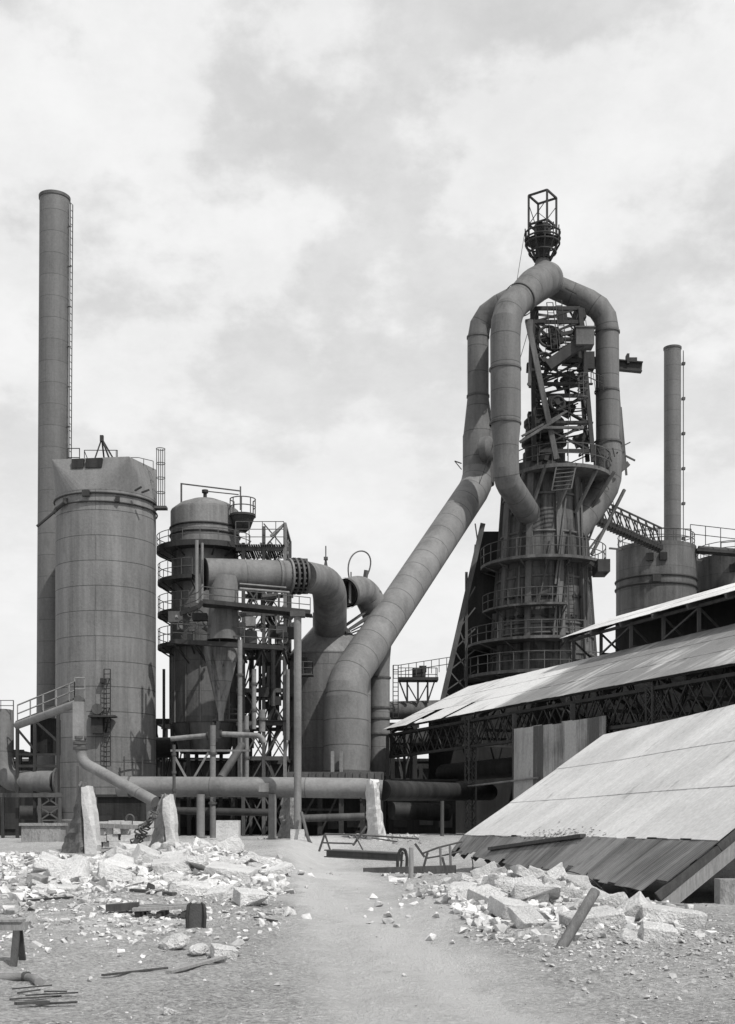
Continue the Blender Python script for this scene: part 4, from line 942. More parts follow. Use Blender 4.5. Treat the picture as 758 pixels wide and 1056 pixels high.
for py, ex in ((436, .3), (396, .6), (350, .2)):
    a, b2, d, e = legp(0, py), legp(1, py), legp(3, py), legp(2, py)
    for k in range(10): f = k/9*.8; mb.beam(a.lerp(e, f)-Vector((ex, 0, 0)), b2.lerp(d, f)+Vector((ex, 0, 0)), .3, .14)
mb.build('floor_plate', M['dark'], tt, smooth=False)
mb = MB(); mb.rail([legp(0, 436)+UP*.1, legp(1, 436)+UP*.1], 1.3, 1.2, .05); mb.rail([legp(0, 396)+UP*.1, legp(1, 396)+UP*.1, legp(1, 396)+Vector((2, 2, .1))], 1.3, 1.2, .05); mb.build('railing', M['dark'], tt)
mb = MB(); mb.beam(P(544, 330, 122.6), P(574, 474, 122.4), .55, .5); mb.beam(P(546, 398, 122.8), P(548, 330, 122.8), .3); mb.build('raking_strut', M['furncol'], tt, smooth=False)
mb = MB(); mb.beam(P(536, 456, 121.9), P(578, 430, 121.9), .2, .25); mb.beam(P(538, 450, 122.5), P(585, 424, 122.5), .16, .2); mb.beam(P(560, 441, 121.9), P(602, 441, 122.2), .22, .25); mb.build('counterweight_beam', M['furncol'], tt, smooth=False)
mb = MB(); mb.box(P(602, 349, 122.3), (1.75, 1.7, 1.75)); mb.box(P(602, 340.5, 122.3), (1.95, 1.9, .12)); mb.build('winch_box', M['furncol'], tt, smooth=False)
mb = MB(); mb.beam(P(565, 378, 122.5), P(600, 353, 122.3), .9, 1.0); mb.build('chute', M['dark'], tt, smooth=False)
mb = MB(); mb.beam(P(578, 345, 122.8), P(613, 338, 122.8), .25, .35); mb.build('jib', M['dark'], tt, smooth=False)
mb = MB(); mb.ibeam(P(580, 371, 131.4), P(662, 379, 131.4), .7, 1.05, .12); mb.beam(P(647, 366, 131.4), P(647, 376, 131.4), .25, .9); mb.box(P(652, 372, 131.4), (.9, .6, .5)); mb.build('hoist_beam', M['dark'], tt, smooth=False); mb = MB(); mb.box(P(604, 373, 125.4), (1.6, 1.0, 1.7)); mb.build('hoist_box', M['dark'], tt, smooth=False)
for px, py, rr in ((566, 347, 10.5), (561, 372, 8), (575, 416, 7)):
    mb = MB(); q = P(px, py, 122.9); r_ = S(rr, 123); mb.sweep([q+Vector((math.cos(a)*r_, .25*math.sin(a)*0, math.sin(a)*r_)) for a in [k*math.pi/14 for k in range(28)]], .14, 8, closed=True)
    for k in range(3): a = k*math.pi/3+.3; v_ = Vector((math.cos(a), 0, math.sin(a)))*r_; mb.beam(q-v_, q+v_, .13)
    mb.sweep([q-Vector((0, .4, 0)), q+Vector((0, .4, 0))], .25, 10); mb.build('sheave', M['dark'], tt)
mb = MB(); mb.ladder(P(572, 360, 122.2), P(567, 312, 123), (1, 0, 0), .6, .05, .5); mb.ladder(P(581, 362, 122.5), P(576, 310, 123.5), (1, 0, 0), .6, .05, .5); mb.build('ladder', M['dark'], tt)
mb = MB()
for k in range(4): mb.ring((X(601, 123), 123), .5, Z(386+k*8, 123), .05, 10)
for k in range(5): q = polar((X(601, 123), 123), .5, k*72, 0); mb.beam((q.x, q.y, Z(386, 123)), (q.x, q.y, Z(411, 123)), .06)
mb.build('ladder_cage', M['steel'], tt)
mb = MB(); random.seed(21)
for k in range(34):
    px, py = rnd(548, 600), rnd(322, 470); mb = MB(); mb.box(P(px, py, rnd(123.5, 130)), (rnd(.3, 1.5), rnd(.3, 1.2), rnd(.3, 1.4)), Matrix.Rotation(rnd(-.5, .5), 3, 'Y')); mb.build('hoist_box', M['dark'], tt, smooth=False)
random.seed(63)
for k in range(46):   # loose bars and rods of the hoist
    i = random.choice((0, 1, 2, 3)); py = rnd(322, 470); a_ = legp(i, py); b_ = legp(random.choice((0, 1, 2, 3)), py+rnd(-26, 26)).lerp(P(572, py, 127.5), rnd(0, .6))
    mb = MB(); mb.beam(a_, b_, rnd(.06, .2), rnd(.06, .24)); mb.build('tie_bar', M[random.choice(('dark', 'dark', 'steel'))], tt, smooth=False)
for a_, b_, sg in (((548, 330, 123), (470, 560, 125), 1.2), ((604, 330, 124), (640, 560, 136), 1.0), ((565, 318, 124), (556, 470, 122.5), .2), ((590, 320, 124), (585, 470, 122.5), .2), ((600, 420, 123), (628, 505, 127), .8)):
    a_, b_ = P(*a_), P(*b_); mb = MB(); mb.sweep([a_.lerp(b_, t_/12)-UP*sg*math.sin(math.pi*t_/12) for t_ in range(13)], .03, 5); mb.build('hoist_cable', M['dark'], tt)
for k in range(9):    # lean braces and conduits on the furnace stack
    a1, a2 = rnd(-70, 60), rnd(-70, 60); p1, p2 = rnd(490, 560), rnd(590, 690); mb = MB(); mb.sweep([polar(Vector((X(560, 128), 128, 0)), fr_(p1)+.5, a1, fz(p1)), polar(Vector((X(560, 128), 128, 0)), fr_(p2)+.45, a1+(a2-a1)*.25, fz(p2))], rnd(.05, .13), 7); mb.build('conduit', M[random.choice(('steel', 'furncol', 'dark'))], bf)
# uptakes
def flanges(parent, lst):
    for p, d, r_ in lst: mb = MB(); d = d.normalized(); mb.sweep([p-d*.1, p-d*.09, p+d*.09, p+d*.1], [r_*.95, r_, r_, r_*.95], 36, False, False); mb.build('flange_ring', M['steel'], parent)
up = thing('gas_uptake', 'thick front uptake pipe bending over the furnace top, nearest of the uptakes', 'uptake', P(522, 478, 119), 'gas uptakes')
rB = S(15.6, 119); path = fillet([P(549, 536, 125.5), P(522, 495, 119), P(521, 322, 119), P(552, 294, 124), P(564, 288, 127)], [1.0, 2.3, .8], 3)
rad = []
for p in path: rad.append(S(13.2, 119) if p.z < Z(445, 119) else rB*1.03)
P2 = []; R2 = []
for i in range(len(path)-1):
    n_ = max(1, int((path[i+1]-path[i]).length/1.2))
    for k in range(n_): P2.append(path[i].lerp(path[i+1], k/n_))
P2.append(path[-1])
R2 = [S(13.3, 119)+(rB-S(13.3, 119))*sst(Z(450, 119), Z(438, 119), p.z) + (.25*sst(Z(300, 119), Z(285, 122), p.z)) for p in P2]
last = P2[-1]; dl = (P2[-1]-P2[-2]).normalized()
for k in range(1, 7): a = k*math.pi/12; P2.append(last+dl*R2[-k]*.8*math.sin(a)); R2.append(R2[len(P2)-k-1-0] if False else max(.05, (rB+.25)*math.cos(a)))
mb = MB(); mb.sweep(P2, R2, 40); mb.build('pipe', M['uptake'], up, ang=10.5)
flanges(up, [(P(521, 381, 119), UP, rB*1.07), (P(521, 437, 119), UP, rB*1.06), (P(536, 309, 121.4), P(552, 294, 124)-P(521, 322, 119), rB*1.12)])
ua = thing('gas_uptake', 'thinner left uptake pipe widening by a cone into the downcomer top', 'uptake', P(493, 450, 127), 'gas uptakes')
rA = S(11, 127); path = fillet([P(493, 412, 127), P(493, 326, 127), P(538, 303, 125)], 2.3, 3)
mb = MB(); mb.sweep(dense(path, 1.5), rA, 40); mb.build('pipe', M['uptake'], ua, ang=10.5)
mb = MB(); mb.sweep([P(493.5, 500, 127), P(493.5, 450, 127), P(493.5, 447, 127), P(493, 412, 127), P(493, 408, 127)], [S(16.3, 127), S(16.3, 127), S(15.5, 127), S(11.2, 127), S(11.1, 127)], 36); mb.build('cone', M['uptake'], ua)
mb = MB(); q = P(502, 463, 124.8); mb.sweep([q+Vector((.6, .0, 0))*k+Vector((0, -.35*k, 0)) for k in (-.6, 0, .5, .85, 1.05, 1.12)], [1.22, 1.22, 1.22, .95, .5, .05], 28); mb.build('blind_stub', M['uptake'], ua)
q = P(476, 478, 127); mb = MB(); mb.beam(q, q+Vector((-.7, 0, .25)), .1); mb.beam(q+Vector((0, 0, -.6)), q+Vector((-.7, 0, .25)), .08); mb.build('bracket', M['steel'], ua)
flanges(ua, [(P(493, 348, 127), UP, rA*1.07), (P(493, 409, 127), UP, rA*1.08)])
uc = thing('gas_uptake', 'right uptake pipe standing apart on the right side of the furnace top', 'uptake', P(625, 470, 129), 'gas uptakes')
rC = S(12, 129); path = fillet([P(590, 550, 126.5), P(627, 500, 129), P(626, 319, 129), P(574, 297, 129), P(562, 291, 128)], [1.6, 2.1, .5], 3)
mb = MB(); mb.sweep(dense(path, 1.5), [S(12, 129) + S(2.6, 129)*(1-sst(Z(462, 129), Z(455, 129), p.z)) for p in dense(path, 1.5)], 40); mb.build('pipe', M['uptake'], uc, ang=10.5)
flanges(uc, [(P(626, 343, 129), UP, rC*1.1), (P(626, 404, 129), UP, rC*1.08), (P(626.5, 457, 129), UP, rC*1.22)])
mb = MB(); mb.beam(P(637, 400, 129.5), P(643, 480, 129), .3, .3); mb.beam(P(640, 420, 130), P(646, 490, 130), .2); mb.beam(P(645, 470, 129), P(655, 475, 129), .16); mb.beam(P(636, 463, 128.5), P(650, 456, 128.5), .1); mb.beam(P(644, 505, 128.5), P(610, 572, 127), .28, .28)
mb.beam(P(648, 478, 128.6), P(633, 490, 128.6), .5, .5); mb.build('stay', M['furncol'], uc, smooth=False)
mb = MB(); mb.beam(P(583, 297, 126.6), P(595, 303, 126.6), .12, .12); mb.build('rail_bracket', M['dark'], uc, smooth=False)
mb = MB()
for k in range(6): a = k; mb.sweep([P(616+k*4, 462+(k % 2)*6, 127), P(622+k*3, 476-(k % 3)*5, 126.9)], .07, 5)
mb.build('hose', M['dark'], uc)
# bleeder
bl = thing('bleeder_valve', 'bleeder valve with basket platform and open box frame at the very top of the furnace', 'valve', P(560, 276, 127))
q = lambda py: Vector((X(559.5, 127), 127, Z(py, 127)))
mb = MB(); mb.sweep([q(286), q(278), q(271), q(262)], [1.5, 1.05, .72, .66], 28); mb.build('neck', M['uptake'], bl)
mb = MB(); mb.sweep([q(268), q(250), q(249), q(233), q(232)], [.72, .72, .85, .85, .6], 24); mb.build('valve_drum', M['dark'], bl)
cc = (X(559.5, 127), 127)
mb = MB()
for r_, py in ((1.75, 247), (1.75, 241), (1.7, 252), (1.35, 261), (.85, 267)): mb.ring(cc, r_, Z(py, 127), .09, 28)
for k in range(12): a = k*30; mb.beam(polar(cc, 1.75, a, Z(236, 127)), polar(cc, 1.72, a, Z(252, 127)), .1); mb.beam(polar(cc, 1.72, a, Z(252, 127)), polar(cc, .8, a, Z(269, 127)), .14)
mb.lathe(cc, [(.7, Z(249, 127)), (1.75, Z(249, 127))], 28); mb.build('basket_platform', M['dark'], bl)
mb = MB(); an = (-80, 10, 100, 190)
for k in range(4):
    a, b2 = an[k], an[(k+1) % 4]
    mb.beam(polar(cc, 1.45, a, Z(249, 127)), polar(cc, 1.45, a, Z(203, 127)), .2)
    for py in (203, 233): mb.beam(polar(cc, 1.45, a, Z(py, 127)), polar(cc, 1.45, b2, Z(py, 127)), .17)
    mb.beam(polar(cc, 1.45, a, Z(233, 127)), polar(cc, 1.45, b2, Z(212, 127)), .06)
mb.build('box_frame', M['dark'], bl, smooth=False)
mb = MB(); mb.sweep([polar(cc, 1.8, -90, Z(240, 127)), P(533, 290, 124)], .025, 4); mb.build('stay_wire', M['dark'], bl)
# raking plated buttress on the left of the furnace
bu = thing('raking_buttress', 'dark plated raking buttress leaning against the left side of the furnace', 'buttress', P(465, 740, 129))
mb = MB()
def prism(mb, pts, d0, d1):
    a = [P(px, py, d0) for px, py in pts]; b2 = [Vector((p.x, d1, p.z)) for p in a]; n_ = len(a); mb.face(a); mb.face(b2[::-1])
    for i in range(n_): mb.face([a[(i+1) % n_], a[i], b2[i], b2[(i+1) % n_]])
prism(mb, [(456, 730), (498, 548), (515, 548), (515, 730)], 129.5, 133); mb.build('plate', M['dark_shade'], bu, smooth=False)
mb = MB()
for d in (126, 134): mb.beam(P(453.5, 735, d), P(498, 540, d), .4, .5)
for k in range(9):
    f0, f1 = k/9, (k+1)/9; A1 = P(453.5+44.5*f0, 735-195*f0, 126); B1 = P(482, 735-195*f0, 126); A2 = P(453.5+44.5*f1, 735-195*f1, 126); B2 = P(490, 735-195*f1, 126)
    mb.beam(A1, B2, .12); mb.beam(A2, B1 if k < 6 else A1, .12); mb.beam(A1, P(453.5+44.5*f0, 735-195*f0, 134), .14)
mb.beam(P(481, 740, 126), P(481, 590, 126), .26); mb.build('raker_frame', M['steel'], bu, smooth=False)
# inclined bridge at right of the furnace
br = thing('inclined_bridge', 'trussed bridge sloping from the furnace to the rear stove tops', 'bridge', P(645, 545, 135))
mb = MB(); a0, a1 = P(604, 527, 131), P(682, 562, 141)
for off in (0, 1.6): o = Vector((0, off, 0)); mb.lattice(a0+o, a1+o, 1.9, 9, .16, 'N', .1)
mb.build('truss', M['dark'], br, smooth=False)
mb = MB()
for k in range(26): f = k/25; mb.box(a0.lerp(a1, f)+Vector((0, .8, -.25)), (.32, 1.9, .5))
mb.build('deck', M['dark'], br, smooth=False)
mb = MB()
for f, y in ((.15, 575), (.3, 585)): p = a0.lerp(a1, f); mb.beam(p, P(607, y-18, 131), .16)
mb.build('knee_brace', M['furncol'], br, smooth=False)
# ============================================================ rear stoves and stack at right
for px, w_, py, D, lb in ((676.5, 40.5, 557, 152, 'squat stained rear stove at right with the slim stack rising behind it'), (760, 42, 569, 156, 'stained rear stove cut by the right edge of the view')):
    c = Vector((X(px, D), D, 1)); R = S(w_, D); zt_ = Z(py, D-R)
    t_ = thing('rear_stove', lb, 'stove', c, 'rear stoves'); mb = MB(); mb.lathe(c, [(R, 1), (R, zt_-12), (R, zt_-6), (R, zt_), (R-.25, zt_), (R-.25, zt_-.2), (0, zt_-.2)], 56); mb.build('shell', M['rstove'], t_)
    for dz in (34, 42): mb = MB(); mb.ring(c, R+.06, zt_-S(dz, D), .13, 56); mb.build('hoop', M['dark'], t_)
    mb = MB(); mb.rail([polar(c, R-.2, a, zt_) for a in range(-180, 181, 15)], 1.5, 1.7, .05); mb.build('railing', M['steel'], t_)
    for k in (-1, 1): mb = MB(); a = -12+k*9; mb.box(polar(c, R+.05, a, zt_-1.9), (.85, .5, .9), Matrix.Rotation(math.radians(a), 3, 'Z')); mb.build('inspection_opening', M['dark_shade'], t_, smooth=False)
    mb = MB(); mb.box(polar(c, R+.1, -12, zt_-S(38, D)), (1.0, .4, .8)); mb.build('hoop_clamp', M['dark'], t_, smooth=False)
    mb = MB()
    mb.rail([polar(c, R*.55, -60, zt_), polar(c, R*.55, 10, zt_), polar(c, R*.9, 60, zt_)], 1.9, 2.2, .06); mb.beam(polar(c, R, -70, zt_-.4), polar(c, R+1.7, -70, zt_-.4), .2); mb.build('roof_frame', M['steel'], t_)
b = Vector((X(693.5, 160), 160, 1)); tp = P(693.5, 359, 160); r0 = S(8.6, 160)
st2 = thing('smokestack', 'short slim smokestack rising behind the rear stove at right', 'smokestack', b)
mb = MB(); mb.sweep(dense([b, tp], 2), r0, 32, True, False); mb.build('shell', M['stack'], st2)
mb = MB(); mb.sweep([tp-UP*.25, tp-UP*.2, tp+UP*.05, tp+UP*.06], [r0, r0*1.07, r0*1.08, r0*.9], 32, False, False); mb.build('rim', M['steel'], st2)
mb = MB(); off = Vector((r0+.25, -.3, 0)); mb.ladder(Vector((b.x, 160, Z(556, 160)))+off, tp-UP*.5+off, (.3, 1, 0), .5, .05, .5)
for k in range(6): p = Vector((b.x, 160, Z(376+k*36, 160)))+off; mb.box(p, (.4, .5, .3))
mb.build('ladder', M['steel'], st2)
mb = MB(); mb.beam(P(717, 568, 150), P(770, 572, 150), 1.6, .3); mb.rail([P(712, 560, 149), P(765, 566, 149)], 2.2, 1.8, .05)
mb.sweep([P(720, 567, 150.2), P(760, 570, 150.2)], .5, 12); solo(mb, 'stove_bridge', M['dark'], 'railed footbridge joining the two rear stoves', 'bridge', P(735, 570, 150))
# ---- little platform and duct left of the furnace
lp = thing('railed_platform', 'small railed platform on braced legs between downcomer and furnace', 'platform', P(430, 725, 123))
x0, x1 = X(411, 123), X(452, 123); z = Z(700, 123)
mb = MB(); mb.box(((x0+x1)/2, 123.8, z), (x1-x0, 2.2, .28)); mb.box(P(432, 694, 123.5), (1.3, .9, .8)); mb.box(P(436, 690, 123.5), (.7, .7, .6)); mb.build('deck', M['dark'], lp, smooth=False)
mb = MB(); mb.rail([(x0-.5, 122.8, z), (x0, 122.8, z), (x1+1.2, 122.8, z+.8)], 1.3, .75, .04); mb.rail([(x0, 124.9, z), (x1, 124.9, z)], 1.3, .75, .04); mb.build('railing', M['steel'], lp)
mb = MB()
for px in (420, 431, 441):
    for d in (123, 124.6): mb.beam(P(px, 725, d), P(px, 701, d), .18)
for d in (123, 124.6): mb.beam(P(420, 724, d), P(412, 703, d), .14); mb.beam(P(441, 724, d), P(448, 703, d), .14); mb.beam(P(431, 724, d), P(420, 705, d), .12); mb.beam(P(431, 724, d), P(441, 705, d), .12)
mb.ladder(P(408, 740, 122.7), P(408, 686, 122.7), (1, 0, 0), .5, .05, .4); mb.build('leg_frame', M['dark'], lp, smooth=False)
mb = MB(); mb.sweep([P(396, 733, 124), P(470, 731, 124)], S(9.5, 124), 24); solo(mb, 'cross_duct', M['tower'], 'dark horizontal duct under the small railed platform', 'duct', P(430, 732, 124))
# ============================================================ dark plant clutter beneath the pipeline; near-black walls stand in for its shade
random.seed(31)
sh = thing('backdrop_building', 'long low dark backdrop building added for shade behind the pipeline', 'building', Vector((-12, 150, 1)))
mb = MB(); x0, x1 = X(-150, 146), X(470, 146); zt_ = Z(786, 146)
mb.box(((x0+x1)/2, 151, (zt_+.5)/2), (x1-x0, 10, zt_-.5)); mb.build('wall', M['dark_shade'], sh, smooth=False)  # near-black wall stands in for shade deep among the steelwork
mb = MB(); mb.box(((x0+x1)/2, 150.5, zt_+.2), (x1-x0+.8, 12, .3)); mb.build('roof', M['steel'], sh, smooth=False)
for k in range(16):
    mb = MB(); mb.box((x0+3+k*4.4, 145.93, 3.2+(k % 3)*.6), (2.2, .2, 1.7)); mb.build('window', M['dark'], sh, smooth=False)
def bent(px0, px1, D, ytop, label, deep=4.0, mid=True):
    t_ = thing('trestle_bent', label, 'trestle', (X((px0+px1)/2, D), D, .9), 'dark trestle bents under the plant')
    for px in (px0, px1):
        for d in (D, D+deep): mb = MB(); x_ = X(px, D); mb.ibeam((x_, d, .6), (x_, d, Z(ytop, D)), .4, .42, .07, (0, 1, 0)); mb.build('column', M['dark'], t_, smooth=False)
    mb = MB()
    for d in (D, D+deep): mb.beam(P(px0, ytop, D)+Vector((-.4, d-D, 0)), P(px1, ytop, D)+Vector((.4, d-D, 0)), .35, .5)
    for px in (px0, px1): mb.beam(P(px, ytop, D), P(px, ytop, D)+Vector((0, deep, 0)), .3, .4)
    mb.build('cap_beam', M['dark'], t_, smooth=False)
    mb = MB()
    for d in (D, D+deep):
        o = Vector((0, d-D, 0)); mb.beam(P(px0, 860, D)+o, P(px1, ytop+3, D)+o, .14); mb.beam(P(px1, 860, D)+o, P(px0, ytop+3, D)+o, .13)
        if mid: mb.beam(P(px0, (860+ytop)/2, D)+o, P(px1, (860+ytop)/2, D)+o, .2)
    mb.build('bracing', M['steel'] if px0 % 2 else M['dark'], t_, smooth=False)
bent(-14, 20, 112, 776, 'braced trestle bent at the left edge behind the elbow duct')
bent(112, 152, 118, 778, 'braced trestle bent hidden behind the base of the large stove', 6)
bent(160, 182, 116, 744, 'tall narrow trestle bent in the gap between stove and scrubber', 6)
bent(306, 344, 118, 818, 'trestle bent under the dust catcher deck', 5)
bent(405, 428, 122, 748, 'trestle bent right of the crossover duct leg under the far shed corner', 4)
bent(434, 470, 126, 790, 'trestle bent seen through the open far end of the casting shed', 4)
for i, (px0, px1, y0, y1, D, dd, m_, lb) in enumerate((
        (100, 176, 822, 862, 96, 5, 'dark_shade', 'dark flue chamber behind the broken footings under the stove'),
        (176, 250, 826, 862, 112, 5, 'dark_shade', 'dark brick flue wall behind the scrubber legs'),
        (250, 302, 812, 862, 118, 5, 'dark_shade', 'dark flue chamber behind the steel tower base'),
        (303, 384, 822, 868, 108, 6, 'dark_shade', 'dark chamber under the dust catcher deck'),
        (400, 470, 806, 868, 106, 6, 'dark_shade', 'dark tank-like chamber beneath the far end of the casting shed'),
        (-30, 60, 806, 862, 106, 6, 'dark_shade', 'dark flue chamber at the left edge behind the duct trestle'))):
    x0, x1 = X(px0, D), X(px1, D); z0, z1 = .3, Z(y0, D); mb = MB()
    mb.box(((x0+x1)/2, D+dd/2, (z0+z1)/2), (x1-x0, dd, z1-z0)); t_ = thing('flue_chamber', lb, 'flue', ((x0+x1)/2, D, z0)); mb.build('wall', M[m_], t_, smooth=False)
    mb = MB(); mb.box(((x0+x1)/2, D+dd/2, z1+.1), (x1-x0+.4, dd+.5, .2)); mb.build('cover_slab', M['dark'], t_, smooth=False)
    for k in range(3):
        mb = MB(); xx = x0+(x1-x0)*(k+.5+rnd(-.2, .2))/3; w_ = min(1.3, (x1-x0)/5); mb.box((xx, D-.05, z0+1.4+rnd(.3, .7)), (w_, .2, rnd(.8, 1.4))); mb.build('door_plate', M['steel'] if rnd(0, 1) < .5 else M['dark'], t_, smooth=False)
# clutter pipes, individual
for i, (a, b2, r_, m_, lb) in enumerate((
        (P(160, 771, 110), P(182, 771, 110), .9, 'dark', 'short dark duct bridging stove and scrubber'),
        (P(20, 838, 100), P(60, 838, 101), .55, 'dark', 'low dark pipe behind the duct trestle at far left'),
        (P(402, 768, 114), P(470, 762, 118), 1.0, 'dark_shade', 'dark duct under the far eave of the casting shed'),
        (P(404, 836, 100), P(462, 838, 102), .7, 'dark_shade', 'low dark pipe right of the pale concrete pier'),
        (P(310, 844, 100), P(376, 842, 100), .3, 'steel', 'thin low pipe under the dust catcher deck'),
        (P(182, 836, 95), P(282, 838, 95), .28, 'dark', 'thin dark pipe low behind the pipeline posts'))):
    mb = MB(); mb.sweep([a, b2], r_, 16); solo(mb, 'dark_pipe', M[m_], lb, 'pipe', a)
for i, (px, y0, D, lb) in enumerate(((169, 690, 113, 'slim tall pole in the gap between stove and scrubber'), (417, 752, 112, 'slim pole under the far corner of the casting shed'), (424, 752, 112.5, 'second slim pole just right of the far shed corner pole'), (456, 826, 86, 'thin upright pole standing in the shade near the lattice column'))):
    x_ = X(px, D); z0 = gz(x_, D); mb = MB(); mb.sweep([(x_, D, z0), (x_, D, Z(y0, D))], .13, 8); solo(mb, 'pole', M['steel'], lb, 'pole', (x_, D, z0))
mb = MB(); random.seed(6)
pts = [P(400+k*6, 815-k*.6, 95) for k in range(23)]
# ============================================================ foreground
random.seed(11)
def hull(n, sx, sy, sz, box=.6, sub=2, amp=.03, fr=2.0):
    bm = bmesh.new()
    for _ in range(n):
        v_ = Vector((rnd(-1, 1), rnd(-1, 1), rnd(-1, 1)))
        if rnd(0, 1) < box:
            v_ = Vector((math.copysign(rnd(.75, 1), v_.x), math.copysign(rnd(.7, 1), v_.y), math.copysign(rnd(.75, 1), v_.z)))
        else: v_ = v_.normalized()
        bm.verts.new((v_.x*sx/2, v_.y*sy/2, v_.z*sz/2))
    r_ = bmesh.ops.convex_hull(bm, input=bm.verts)
    bmesh.ops.delete(bm, geom=[g_ for g_ in r_['geom_unused'] if isinstance(g_, bmesh.types.BMVert)], context='VERTS')
    bmesh.ops.dissolve_limit(bm, angle_limit=.12, verts=bm.verts, edges=bm.edges)
    bmesh.ops.bevel(bm, geom=bm.edges[:], offset=.02*max(sx, sy), segments=1, affect='EDGES', clamp_overlap=True)
    bmesh.ops.triangulate(bm, faces=bm.faces)
    for _ in range(sub): bmesh.ops.subdivide_edges(bm, edges=[e_ for e_ in bm.edges if e_.calc_length() > .12*max(sx, sy)], cuts=1)
    bmesh.ops.triangulate(bm, faces=bm.faces); o = Vector((rnd(0, 50), rnd(0, 50), 0))
    for v_ in bm.verts:
        k = noise.fractal(v_.co*fr/max(sx, sy, .1)*2+o, .8, 2, 4); d = v_.co.normalized(); v_.co += d*k*amp*max(sx, sy)
    bmesh.ops.recalc_face_normals(bm, faces=bm.faces); return bm
def bmesh_obj(bm, name, mat):
    me = bpy.data.meshes.new(name); bm.to_mesh(me); bm.free(); me.polygons.foreach_set('use_smooth', [True]*len(me.polygons)); me.set_sharp_from_angle(angle=math.radians(28)); me.materials.append(mat); return me
protos = [bmesh_obj(hull(random.choice((14, 18, 22)), 1, rnd(.6, .95), rnd(.35, .75), rnd(.2, .8), 3, .045), 'concrete_chunk', M['rock']) for _ in range(14)]
flats = [bmesh_obj(hull(26, 1, rnd(.55, .9), rnd(.2, .34), .85, 3, .03), 'concrete_chunk', M['rock']) for _ in range(6)]
def rock(me, name, label, p, sc_, rot, group=None, cat='rubble'):
    o = bpy.data.objects.new(name, me); COL.objects.link(o); o.location = p; o.scale = (sc_, sc_, sc_) if not isinstance(sc_, tuple) else sc_; o.rotation_euler = rot; tag(o, label, cat, group); return o
# --- named big slabs: (px, py of centre, D, width px, aspect y, height px, rot z, tilt x, tilt y, label)
def big(px, py, D, wpx, dep, hpx, rz, rx, ry, label, mat='rock', n=30, name='concrete_slab', bx=.93):
    D0_ = D; D = min(hit(px, py+hpx*.5), D*1.5); dep = dep*D/D0_; w_ = S(wpx, D); hpx = hpx*1.1; h_ = S(hpx, D)
    me = bmesh_obj(hull(n, w_, dep, h_, bx, 3, .03), name, M[mat]); o = bpy.data.objects.new(name, me); COL.objects.link(o)
    o.location = P(px, py, D); o.rotation_euler = (math.radians(rx), math.radians(ry), math.radians(rz)); tag(o, label, 'slab'); return o
big(60, 898, 44, 62, 1.6, 10, 18, 8, -16, 'long pale slab tilted over a dark hollow at the left heap end')
big(77, 902, 42, 28, 1.3, 12, -6, 28, -14, 'square slab with a pitted face leaning on the long tilted slab')
big(58, 917, 38, 46, 1.0, 7, 5, 4, 2, 'low flat slab lying in front of the tilted slabs at left')
big(38, 908, 41.5, 16, 1.0, 11, 0, 0, 20, 'dark broken block under the raised end of the long tilted slab', 'conc_d')
big(150, 884, 52, 24, 1.4, 16, 20, 12, 24, 'steep angular block at the foot of the shorter footing')
big(128, 892, 48, 34, 1.4, 9, -12, 14, 16, 'pale slab sloping right behind the middle of the left heap')
big(178, 893, 47, 42, 1.6, 13, 8, 6, -6, 'broad pale block on the crest of the left heap')
big(196, 915, 40, 44, 1.3, 12, 12, 10, 10, 'wide slab sloping toward the dark bracket at the right of the left heap')
big(238, 900, 45, 50, 1.6, 12, -8, 5, 8, 'large pale slab at the right rim of the left heap')
big(258, 926, 37, 30, 1.2, 14, 20, 6, 6, 'cube-like pale block at the right foot of the left heap')
big(226, 922, 38, 26, 1.0, 10, -20, 12, -8, 'medium pale slab beside the cube-like block')
big(180, 972, 19.5, 34, .5, 15, 22, 6, -18, 'rounded pale boulder slab lying alone before the dark bracket', n=60, bx=.0)
big(205, 979, 19.0, 18, .4, 11, -30, 8, 10, 'small round stone right of the lone rounded boulder slab', n=50, bx=.0)
big(231, 983, 18.8, 26, .5, 14, 14, 4, 6, 'blunt pale stone second right of the lone rounded boulder slab')
big(175, 1043, 12.7, 14, .13, 6, 10, 4, 8, 'small white stone alone on the dirt at the bottom left', n=20)
big(554, 921, 32, 50, 1.2, 16, -6, 0, 2, 'pale rectangular block topping the right heap under the fallen roof edge')
big(652, 940, 25, 34, .7, 17, -24, 20, -36, 'jagged pale slab tipped up on end beside the leaning post')
big(693, 946, 25, 66, .8, 17, -8, 4, 6, 'longest pale slab of the right heap beneath the bent rail')
big(679, 962, 23.5, 38, .7, 15, -4, 8, 8, 'pale slab lying just below the longest slab of the right heap')
big(610, 948, 25, 56, 1.0, 16, 10, 6, -8, 'large pale slab behind the leaning post')
big(655, 968, 22.3, 30, .5, 6, -20, 10, 16, 'thin flat slab in front of the tipped-up slab')
big(528, 938, 27, 40, 1.0, 16, 20, 10, 8, 'blocky pale slab near the middle of the right heap')
big(480, 918, 32, 34, 1.2, 10, -10, 6, 4, 'pale slab on the left crest of the right heap')
big(505, 925, 30, 30, 1.0, 13, 30, 14, -10, 'angular slab second from the left on the right heap crest')
